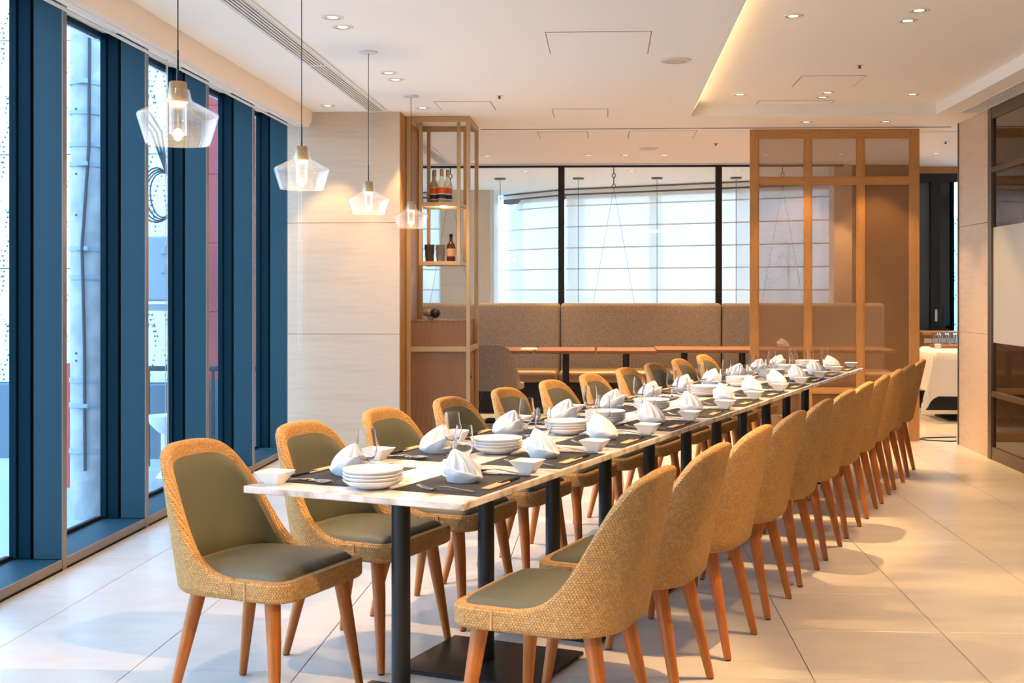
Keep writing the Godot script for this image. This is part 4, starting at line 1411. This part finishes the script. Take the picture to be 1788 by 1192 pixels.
func make_chair(label: String, weave: Material) -> Node3D:
	var t := thing("dining_chair", label, "chair")
	# --- shell
	var b := MB.new()
	var p := []
	var uvs := []
	var nl := 60
	for i in nl + 1:
		var l := -SHELL_L + 2.0 * SHELL_L * i / nl
		var top := shell_top(l)
		var row := []
		var ru := []
		var th := 0.040
		var prof := [[0.388, 0.018], [0.392, 0.008], [0.402, 0.0]]
		var steps := 10
		for j in range(1, steps + 1):
			prof.append([lerpf(0.402, top - 0.014, j / float(steps)), 0.0])
		prof.append([top - 0.005, 0.004])
		prof.append([top, 0.013])
		prof.append([top, th - 0.013])
		prof.append([top - 0.005, th - 0.004])
		prof.append([top - 0.014, th])
		for j in range(1, 9):
			prof.append([lerpf(top - 0.014, 0.43, j / 8.0), th])
		var run := 0.0
		var last := Vector3.ZERO
		for j in prof.size():
			var q := shell_point(l, prof[j][0], prof[j][1])
			if j > 0:
				run += q.distance_to(last)
			last = q
			row.append(q)
			ru.append(Vector2(l, -run))
		p.append(row)
		uvs.append(ru)
	b.grid(p, Vector3.ZERO, false, uvs)
	obj("back_shell", b.mesh(), weave, t)
	# --- padded olive panel inside the shell
	b = MB.new()
	p = []
	uvs = []
	var pl := SHELL_L * 0.86
	for i in 41:
		var l := -pl + 2.0 * pl * i / 40.0
		var top := shell_top(l) - 0.040
		var row := []
		var ru := []
		for j in 15:
			var fr := j / 14.0
			var y := lerpf(0.455, maxf(top, 0.457), fr)
			var e := minf(minf(fr, 1.0 - fr) * 7.0, minf(i, 40 - i) / 4.0)
			var puff := 0.010 * sqrt(clampf(e, 0.0, 1.0)) - 0.002
			row.append(shell_point(l, y, 0.040 + puff))
			ru.append(Vector2(l, -y))
		p.append(row)
		uvs.append(ru)
	b.grid(p, Vector3(0, 0, 1), false, uvs)
	obj("back_pad", b.mesh(), M["olive leather"], t)
	# --- seat band and cushion
	b = MB.new()
	b.prism(chair_outline(0.002), 0.388, 0.450, 0.008)
	obj("seat_band", b.mesh(), weave, t)
	b = MB.new()
	var o := chair_outline(0.034)
	var rings := []
	for q in [[0.0, 0.444], [0.004, 0.456], [0.016, 0.467], [0.04, 0.476], [0.09, 0.483], [0.15, 0.486], [0.2, 0.487]]:
		var ring := []
		for a in o:
			var c := Vector2(0, 0.01)
			var d: Vector2 = a - c
			var v: Vector2 = c + d * maxf(0.0, 1.0 - q[0] / 0.2)
			ring.append(Vector3(v.x, q[1], v.y))
		ring.append(ring[0])
		rings.append(ring)
	p = []
	uvs = []
	for i in rings[0].size():
		var row := []
		var ru := []
		for r in rings:
			row.append(r[i])
			ru.append(Vector2(r[i].x, r[i].z))
		p.append(row)
		uvs.append(ru)
	b.grid(p, Vector3.UP, true, uvs)
	obj("seat_pad", b.mesh(), M["olive leather"], t)
	# seam piping on both sides
	for sg in [-1.0, 1.0]:
		obj("seam", box_mesh(Vector3(0.004, 0.058, 0.005), 0.001, Vector3(sg * (CA - 0.0005), 0.420, 0.114)), M["kraft sleeve"], t)
	# --- legs
	for sg in [-1.0, 1.0]:
		var l1 := obj("leg", tube_mesh([Vector3(sg * 0.185, 0.392, 0.175), Vector3(sg * 0.20, 0.26, 0.192), Vector3(sg * 0.235, 0.004, 0.222)], [0.0255, 0.0225, 0.0135], 14), M["leg wood"], t)
		var l2 := obj("leg", tube_mesh([Vector3(sg * 0.135, 0.392, -0.145), Vector3(sg * 0.152, 0.26, -0.172), Vector3(sg * 0.183, 0.004, -0.225)], [0.0255, 0.0225, 0.0135], 14), M["leg wood"], t)
		for e in [[l1, 0.235, 0.222], [l2, 0.183, -0.225]]:
			obj("glide", lathe_mesh([Vector2(0, 0), Vector2(0.011, 0), Vector2(0.012, 0.005), Vector2(0, 0.005)], 12), M["black metal"], e[0], Vector3(sg * e[1], 0, e[2]))
	return t


func dining_chairs() -> void:
	var c0: Node3D = null
	for side in 2:
		for k in 11:
			var s: float = 0.262 + k * 0.5955 + [0.0, 0.0, -0.002, 0.004, 0.01, 0.004, -0.006, 0.012, -0.03, -0.03, -0.01][k]
			var tt := 0.955 if side == 0 else -0.108
			var tw := rng.randf_range(-0.02, 0.02)
			if side == 1 and k == 0:
				s -= 0.02
			var label := "tan woven chair with olive seat, %s side of table, %s toward the wooden screen" % ["aisle", ORD[k]] if side == 0 else "tan woven chair with olive seat, window side of table, %s toward the wooden screen" % ORD[k]
			var turn := TABLE_TURN + (-PI / 2 if side == 0 else PI / 2) + tw
			var at := on_table(s, tt, 0.0)
			if c0 == null:
				c0 = make_chair(label, M["tan weave"])
				c0.set_meta("group", "woven chairs along the long table")
				c0.position = at
				c0.rotation.y = turn
			else:
				dup(c0, at, turn, label)
	var bc := make_chair("grey-brown tweed chair with its back turned, at the wooden table by the shelf", M["bench tweed"])
	bc.position = V(-1.07, 0, 11.72)
	for part in bc.get_children():
		if String(part.name).begins_with("leg"):
			(part as MeshInstance3D).material_override = M["black metal"]
	bc.rotation.y = PI - 0.1


# ==================================================================== table ware
func napkin(label: String, group: String) -> Node3D:
	var t := thing("napkin", label, "napkin", Vector3.ZERO, 0.0, group)
	# outer wrap with a slanting folded rim
	var b := MB.new()
	var p := []
	var n := 48
	for i in n + 1:
		var a := TAU * i / n
		var rim := 0.042 - 0.022 * cos(a) + 0.004 * sin(a * 2.0 + 0.5)
		var row := []
		for j in 9:
			var f := j / 8.0
			var y := rim * f
			var ra := 0.049 + 0.017 * sin(f * PI * 0.62) + 0.0015 * sin(a * 7.0 + f * 5.0) * f
			var rb := 0.033 + 0.012 * sin(f * PI * 0.62) + 0.0015 * sin(a * 7.0 + f * 5.0) * f
			row.append(Vector3(cos(a) * ra, y, sin(a) * rb))
		for j in 4:  # fold over the rim and go back inside
			var f := j / 3.0
			var ra := 0.064 - 0.012 * f
			var rb := 0.043 - 0.010 * f
			row.append(Vector3(cos(a) * ra, rim + 0.003 * sin(f * PI) - 0.012 * f * f, sin(a) * rb))
		p.append(row)
	b.grid(p, Vector3.ZERO, true)
	obj("wrap", b.mesh(), M["napkin linen"], t)
	# pleated fan rising from it, its point leaning to the table centre
	b = MB.new()
	p = []
	for i in 73:
		var a := TAU * i / 72.0
		var row := []
		var pl := 1.0 - absf(sin(a * 5.0 + 0.6))
		for j in 15:
			var f := j / 14.0
			var w := pow(maxf(1.0 - pow(f, 1.35), 0.0), 0.85)
			var rip := 1.0 + 0.22 * (pl - 0.5) * smoothstep(0.0, 0.3, f)
			var ra := (0.004 + 0.062 * w) * rip
			var rb := (0.003 + 0.037 * w) * rip
			var lean := -0.026 * f * f + 0.004 * (1.0 - f) * f
			row.append(Vector3(cos(a) * ra + lean, 0.018 + 0.084 * f + 0.006 * pl * f * (1.0 - f) * 4.0, sin(a) * rb + 0.004 * f))
		row.append(Vector3(-0.026, 0.103, 0.004))
		p.append(row)
	b.grid(p, Vector3.ZERO, true)
	obj("fan", b.mesh(), M["napkin linen"], t)
	return t


func dish(label: String, group: String) -> Node3D:
	var t := thing("square_dish", label, "dish", Vector3.ZERO, 0.0, group)
	var b := MB.new()
	var ring := func(h: float, y: float, r: float) -> Array:
		var out := []
		for c in [[1, 1, 0.0], [-1, 1, PI / 2], [-1, -1, PI], [1, -1, PI * 1.5]]:
			for k in 4:
				var g: float = c[2] + PI / 2 * k / 3.0
				out.append(Vector3(c[0] * (h - r) + cos(g) * r, y, c[1] * (h - r) + sin(g) * r))
		out.append(out[0])
		return out
	var rs := [ring.call(0.004, 0.0, 0.002), ring.call(0.020, 0.0, 0.003), ring.call(0.022, 0.002, 0.004), ring.call(0.047, 0.039, 0.006), ring.call(0.048, 0.041, 0.006), ring.call(0.0445, 0.0405, 0.005), ring.call(0.024, 0.008, 0.004), ring.call(0.004, 0.006, 0.002)]
	for j in rs.size() - 1:
		for i in rs[0].size() - 1:
			var nn: Vector3 = (rs[j][i + 1] - rs[j][i]).cross(rs[j + 1][i] - rs[j][i])
			if nn.length() < 1e-12:
				continue
			nn = nn.normalized()
			var mid: Vector3 = rs[j][i] + rs[j + 1][i]
			var want := Vector3(mid.x, 0, mid.z).normalized() if j in [2, 3] else Vector3.DOWN if j < 2 else Vector3.UP if j == 4 or j == 6 else -Vector3(mid.x, 0, mid.z).normalized()
			if nn.dot(want) < 0.0:
				nn = -nn
			b.tri(rs[j][i], rs[j][i + 1], rs[j + 1][i + 1], nn, nn, nn)
			b.tri(rs[j][i], rs[j + 1][i + 1], rs[j + 1][i], nn, nn, nn)
	obj("bowl", b.mesh(), M["porcelain"], t)
	return t


func strip(b: MB, pts: Array, widths: Array, thick: float) -> void:
	# flat bar along x with given half widths
	var p := []
	for i in pts.size():
		var w: float = widths[i]
		var c: Vector3 = pts[i]
		p.append([c + Vector3(0, thick, -w), c + Vector3(0, thick * 1.25, 0), c + Vector3(0, thick, w), c + Vector3(0, 0, w * 0.9), c + Vector3(0, 0, -w * 0.9), c + Vector3(0, thick, -w)])
	for i in pts.size() - 1:
		for j in 5:
			var n: Vector3 = (p[i + 1][j] - p[i][j]).cross(p[i][j + 1] - p[i][j])
			if n.length() < 1e-14:
				continue
			n = n.normalized()
			var mid: Vector3 = (p[i][j] + p[i][j + 1]) * 0.5 - pts[i] - Vector3(0, thick * 0.5, 0)
			if n.dot(mid) < 0.0:
				n = -n
			b.tri(p[i][j], p[i + 1][j], p[i + 1][j + 1], n, n, n)
			b.tri(p[i][j], p[i + 1][j + 1], p[i][j + 1], n, n, n)


func fork_mesh() -> ArrayMesh:
	# x from -0.09 (tines) to +0.09 (handle end)
	var b := MB.new()
	strip(b, [Vector3(-0.035, 0.006, 0), Vector3(-0.022, 0.010, 0), Vector3(0.0, 0.012, 0), Vector3(0.045, 0.007, 0), Vector3(0.08, 0.003, 0), Vector3(0.092, 0.002, 0)], [0.011, 0.006, 0.0035, 0.005, 0.008, 0.005], 0.0018)
	strip(b, [Vector3(-0.052, 0.002, 0), Vector3(-0.044, 0.0025, 0), Vector3(-0.035, 0.006, 0)], [0.0115, 0.012, 0.011], 0.0018)
	for k in 4:
		var z := -0.0092 + k * 0.00613
		strip(b, [Vector3(-0.095, 0.014, z), Vector3(-0.075, 0.007, z), Vector3(-0.052, 0.002, z)], [0.0012, 0.0018, 0.0022], 0.0016)
	return b.mesh()


func knife_mesh() -> ArrayMesh:
	var b := MB.new()
	strip(b, [Vector3(-0.10, 0.001, 0.004), Vector3(-0.09, 0.001, 0.001), Vector3(-0.05, 0.001, 0), Vector3(-0.005, 0.001, 0)], [0.001, 0.007, 0.0095, 0.008], 0.0016)
	strip(b, [Vector3(-0.005, 0.0, 0), Vector3(0.02, 0.0, 0), Vector3(0.09, 0.0, 0), Vector3(0.103, 0.0, 0)], [0.0055, 0.0065, 0.008, 0.005], 0.005)
	return b.mesh()


func spoon_mesh() -> ArrayMesh:
	var b := MB.new()
	strip(b, [Vector3(-0.036, 0.009, 0), Vector3(-0.02, 0.012, 0), Vector3(0.0, 0.012, 0), Vector3(0.05, 0.006, 0), Vector3(0.085, 0.002, 0), Vector3(0.095, 0.002, 0)], [0.006, 0.004, 0.0035, 0.005, 0.008, 0.005], 0.0018)
	var p := []
	for i in 25:
		var a := TAU * i / 24.0
		var row := []
		for j in 7:
			var f := j / 6.0
			row.append(Vector3(-0.064 + cos(a) * 0.031 * f * (1.0 - 0.12 * cos(a)), 0.0015 + 0.0085 * f * f, sin(a) * 0.0195 * f))
		for j in 2:
			row.append(Vector3(-0.064 + cos(a) * 0.031 * (1.0 - 0.12 * cos(a)) * (1.0 - j * 0.3), 0.0116 - 0.0048 * j, sin(a) * 0.0195 * (1.0 - j * 0.3)))
		row.append(Vector3(-0.064, 0.0032, 0))
		p.append(row)
	b.grid(p, Vector3.ZERO, true)
	return b.mesh()


func place_settings() -> void:
	var turn := TABLE_TURN
	var mat_m := box_mesh(Vector3(0.298, 0.0016, 0.425), 0.0004)
	var fork_m := fork_mesh()
	var knife_m := knife_mesh()
	var spoon_m := spoon_mesh()
	var steel: Material = M["steel"]
	var glass_m := lathe_mesh([Vector2(0, 0), Vector2(0.030, 0.0), Vector2(0.031, 0.0012), Vector2(0.028, 0.0025), Vector2(0.008, 0.006), Vector2(0.0045, 0.014), Vector2(0.0042, 0.040), Vector2(0.008, 0.049), Vector2(0.020, 0.058), Vector2(0.029, 0.072), Vector2(0.0325, 0.088), Vector2(0.0325, 0.104), Vector2(0.0265, 0.155), Vector2(0.0257, 0.1555), Vector2(0.0252, 0.155), Vector2(0.0312, 0.104), Vector2(0.0312, 0.088), Vector2(0.0278, 0.073), Vector2(0.019, 0.0605), Vector2(0.008, 0.055), Vector2(0, 0.054)], 36)
	var nap: Node3D = null
	var dsh: Node3D = null
	for side in 2:
		var where := "aisle" if side == 0 else "window"
		var sgn := 1.0 if side == 0 else -1.0   # aisle guests face -t
		for k in 11:
			var s0 := 0.322 + k * PITCH + rng.randf_range(-0.008, 0.008)
			var t0 := 0.607 if side == 0 else 0.152
			var ext := 0.0 if side == 0 else PI
			var tail := ", %s side of table, %s toward the wooden screen" % [where, ORD[k]]
			var place := func(ds: float, dt: float, y := 0.0) -> Vector3:
				return on_table(s0 + sgn * ds, t0 + sgn * dt, TOP_Y + y)
			var m := obj("placemat", mat_m, M["charcoal mat"], null, on_table(s0, t0, TOP_Y + 0.001), Vector3(0, turn, 0))
			tag(m, "charcoal placemat" + tail, "placemat", "charcoal placemats along the table")
			var fk := obj("fork", fork_m, steel, null, place.call(-0.178 + rng.randf_range(-0.008, 0.008), 0.02, 0.0025), Vector3(0, turn + ext + rng.randf_range(-0.08, 0.08), 0))
			tag(fk, "steel fork on a charcoal placemat" + tail, "fork", "steel forks along the table")
			var kn := obj("knife", knife_m, steel, null, place.call(0.176, 0.025, 0.0025), Vector3(0, turn + ext + rng.randf_range(-0.06, 0.06), 0))
			tag(kn, "steel knife on a charcoal placemat" + tail, "knife", "steel knives along the table")
			var so := obj("spoon", spoon_m, steel, null, place.call(0.205, 0.005, 0.0025), Vector3(0, turn + ext + rng.randf_range(-0.05, 0.05), 0))
			tag(so, "steel spoon on a charcoal placemat" + tail, "spoon", "steel spoons along the table")
			var cs := thing("chopsticks", "black chopsticks in a tan paper sleeve" + tail, "chopsticks", place.call(0.0, 0.112, 0.002), turn + ext + rng.randf_range(-0.05, 0.05), "chopsticks along the table")
			obj("sleeve", box_mesh(Vector3(0.030, 0.004, 0.150), 0.0008, Vector3(0, 0.003, 0.03)), M["kraft sleeve"], cs)
			for q in [-0.005, 0.005]:
				obj("stick", tube_mesh([Vector3(q, 0.004, 0.0), Vector3(q, 0.004, -0.135)], [0.0035, 0.0035], 8), M["chopstick lacquer"], cs)
			# napkin
			var nl := "white folded napkin" + tail
			var np: Vector3 = place.call(0.015 + rng.randf_range(-0.01, 0.01), -0.022, 0.002)
			var nt := turn + ext + rng.randf_range(-0.25, 0.25)
			if nap == null:
				nap = napkin(nl, "folded napkins along the table")
				nap.position = np
				nap.rotation.y = nt
			else:
				dup(nap, np, nt, nl)
			# dish
			var dl := "square white dish" + tail
			var dp: Vector3 = on_table(0.600 + k * PITCH if side == 0 else 0.066 + k * PITCH, 0.685 if side == 0 else 0.070, TOP_Y + (0.0 if side == 1 or k < 10 else 0.0))
			if side == 0 and k == 10:
				dp = on_table(10.0 * PITCH + 0.545, 0.70, TOP_Y + 0.0025)
			if dsh == null:
				dsh = dish(dl, "square dishes along the table")
				dsh.position = dp
				dsh.rotation.y = turn
			else:
				dup(dsh, dp, turn + rng.randf_range(-0.08, 0.08), dl)
			# glass
			var gs: float = [0.522, 1.161, 1.781, 2.36, 2.883, 3.654, 4.08, 4.706, 5.418, 5.936, 6.50][k] if side == 0 else [0.290, 0.858, 1.499, 2.200, 2.861, 3.404, 3.983, 4.512, 5.192, 5.721, 6.387][k]
			var gt := 0.490 if side == 0 else 0.163
			if side == 1:
				gt = 0.262   # just inside the napkins
			var gy := TOP_Y + (0.002 if side == 1 else 0.0005)
			var gl := obj("stem_glass", glass_m, M["clear glass"], null, on_table(gs, gt, gy), Vector3.ZERO)
			tag(gl, "small clear stemmed glass" + tail, "glass", "stemmed glasses along the table")
	# stacks of four plates along the middle
	var plate_m := lathe_mesh([Vector2(0, 0.002), Vector2(0.044, 0.002), Vector2(0.046, 0.0), Vector2(0.050, 0.0), Vector2(0.055, 0.004), Vector2(0.078, 0.012), Vector2(0.0918, 0.0235), Vector2(0.0925, 0.0255), Vector2(0.0915, 0.0262), Vector2(0.076, 0.0160), Vector2(0.052, 0.0085), Vector2(0, 0.007)], 48)
	var ps := [0.130, 0.985, 1.63, 2.07, 2.71, 3.64, 4.40, 5.20, 5.73, 6.36]
	for k in ps.size():
		for j in 4:
			var pl := obj("plate", plate_m, M["porcelain"], null, on_table(ps[k] + rng.randf_range(-0.002, 0.002), 0.385 + rng.randf_range(-0.002, 0.002), TOP_Y + 0.0022 + j * 0.0105), Vector3(0, 0, 0))
			tag(pl, "white plate, %s in the %s stack toward the wooden screen" % [["lowest", "second lowest", "third lowest", "topmost"][j], ORD[k]], "plate", "plates stacked along the table middle")
	# printed sheets between the plates
	var sheet := box_mesh(Vector3(0.15, 0.0006, 0.21))
	var ss := [0.46, 1.30, 2.38, 3.08, 4.02, 4.80, 6.05]
	for k in ss.size():
		var p := obj("menu_sheet", sheet, M["paper"], null, on_table(ss[k], 0.375, TOP_Y + 0.0004), Vector3(0, turn + rng.randf_range(-0.15, 0.15), 0))
		tag(p, "white paper sheet lying between plate stacks, %s toward the wooden screen" % ORD[k], "paper", "paper sheets along the table middle")


# ==================================================================== pendants
func pendants() -> void:
	var ps := [[-1.365, 3.82], [-1.405, 5.55], [-1.455, 7.37], [-1.465, 9.05]]
	for k in 4:
		var t := thing("pendant_lamp", "clear glass pendant with brass cap over the window side, %s toward the stone wall" % ORD[k], "pendant lamp", V(ps[k][0], 1.81, ps[k][1]), 0.0, "glass pendants in a row")
		# glass with real thickness
		var o := [Vector2(0.0985, 0.0), Vector2(0.126, 0.090), Vector2(0.1262, 0.094), Vector2(0.122, 0.099), Vector2(0.046, 0.138), Vector2(0.0425, 0.143), Vector2(0.036, 0.172), Vector2(0.033, 0.176)]
		var i := [Vector2(0.030, 0.174), Vector2(0.0335, 0.170), Vector2(0.0395, 0.142), Vector2(0.043, 0.136), Vector2(0.118, 0.0965), Vector2(0.1225, 0.092), Vector2(0.0955, 0.0), Vector2(0.0985, 0.0)]
		obj("glass_shade", lathe_mesh(o + i, 56), M["lamp glass"], t)
		obj("cap", lathe_mesh([Vector2(0, 0.134), Vector2(0.033, 0.134), Vector2(0.0325, 0.140), Vector2(0.027, 0.196), Vector2(0.024, 0.199), Vector2(0, 0.199)], 32), M["brass cap"], t)
		obj("lamp_diffuser", lathe_mesh([Vector2(0, 0.122), Vector2(0.024, 0.123), Vector2(0.027, 0.128), Vector2(0.027, 0.135), Vector2(0, 0.135)], 24), M["lamp glow"], t)
		obj("inner_tube", lathe_mesh([Vector2(0.0255, 0.03), Vector2(0.0275, 0.03), Vector2(0.0275, 0.124), Vector2(0.0255, 0.124), Vector2(0.0255, 0.03)], 28), M["tube glass"], t)
		obj("bulb_tip", lathe_mesh([Vector2(0, 0.010), Vector2(0.010, 0.016), Vector2(0.0135, 0.030), Vector2(0.011, 0.046), Vector2(0, 0.052)], 20), M["lamp glow"], t)
		obj("cord", tube_mesh([Vector3(0, 0.199, 0), Vector3(0, 0.30, 0), Vector3(0, 0.985, 0)], [0.0022], 8), M["black metal"], t)
		obj("cord_grip", tube_mesh([Vector3(0, 0.198, 0), Vector3(0, 0.30, 0)], [0.004, 0.003], 10), M["black metal"], t)
		obj("canopy", lathe_mesh([Vector2(0, 0.978), Vector2(0.01, 0.978), Vector2(0.055, 0.980), Vector2(0.058, 0.984), Vector2(0.058, 0.99), Vector2(0, 0.99)], 32), M["white trim"], t)
		var l := OmniLight3D.new()
		l.name = "glow"
		l.light_color = Color(1.0, 0.86, 0.68)
		l.light_energy = 0.25
		l.light_size = 0.02
		l.omni_range = 12.0
		l.omni_attenuation = 2.0
		l.shadow_enabled = true
		l.position = Vector3(0, 0.030, 0)
		t.add_child(l)
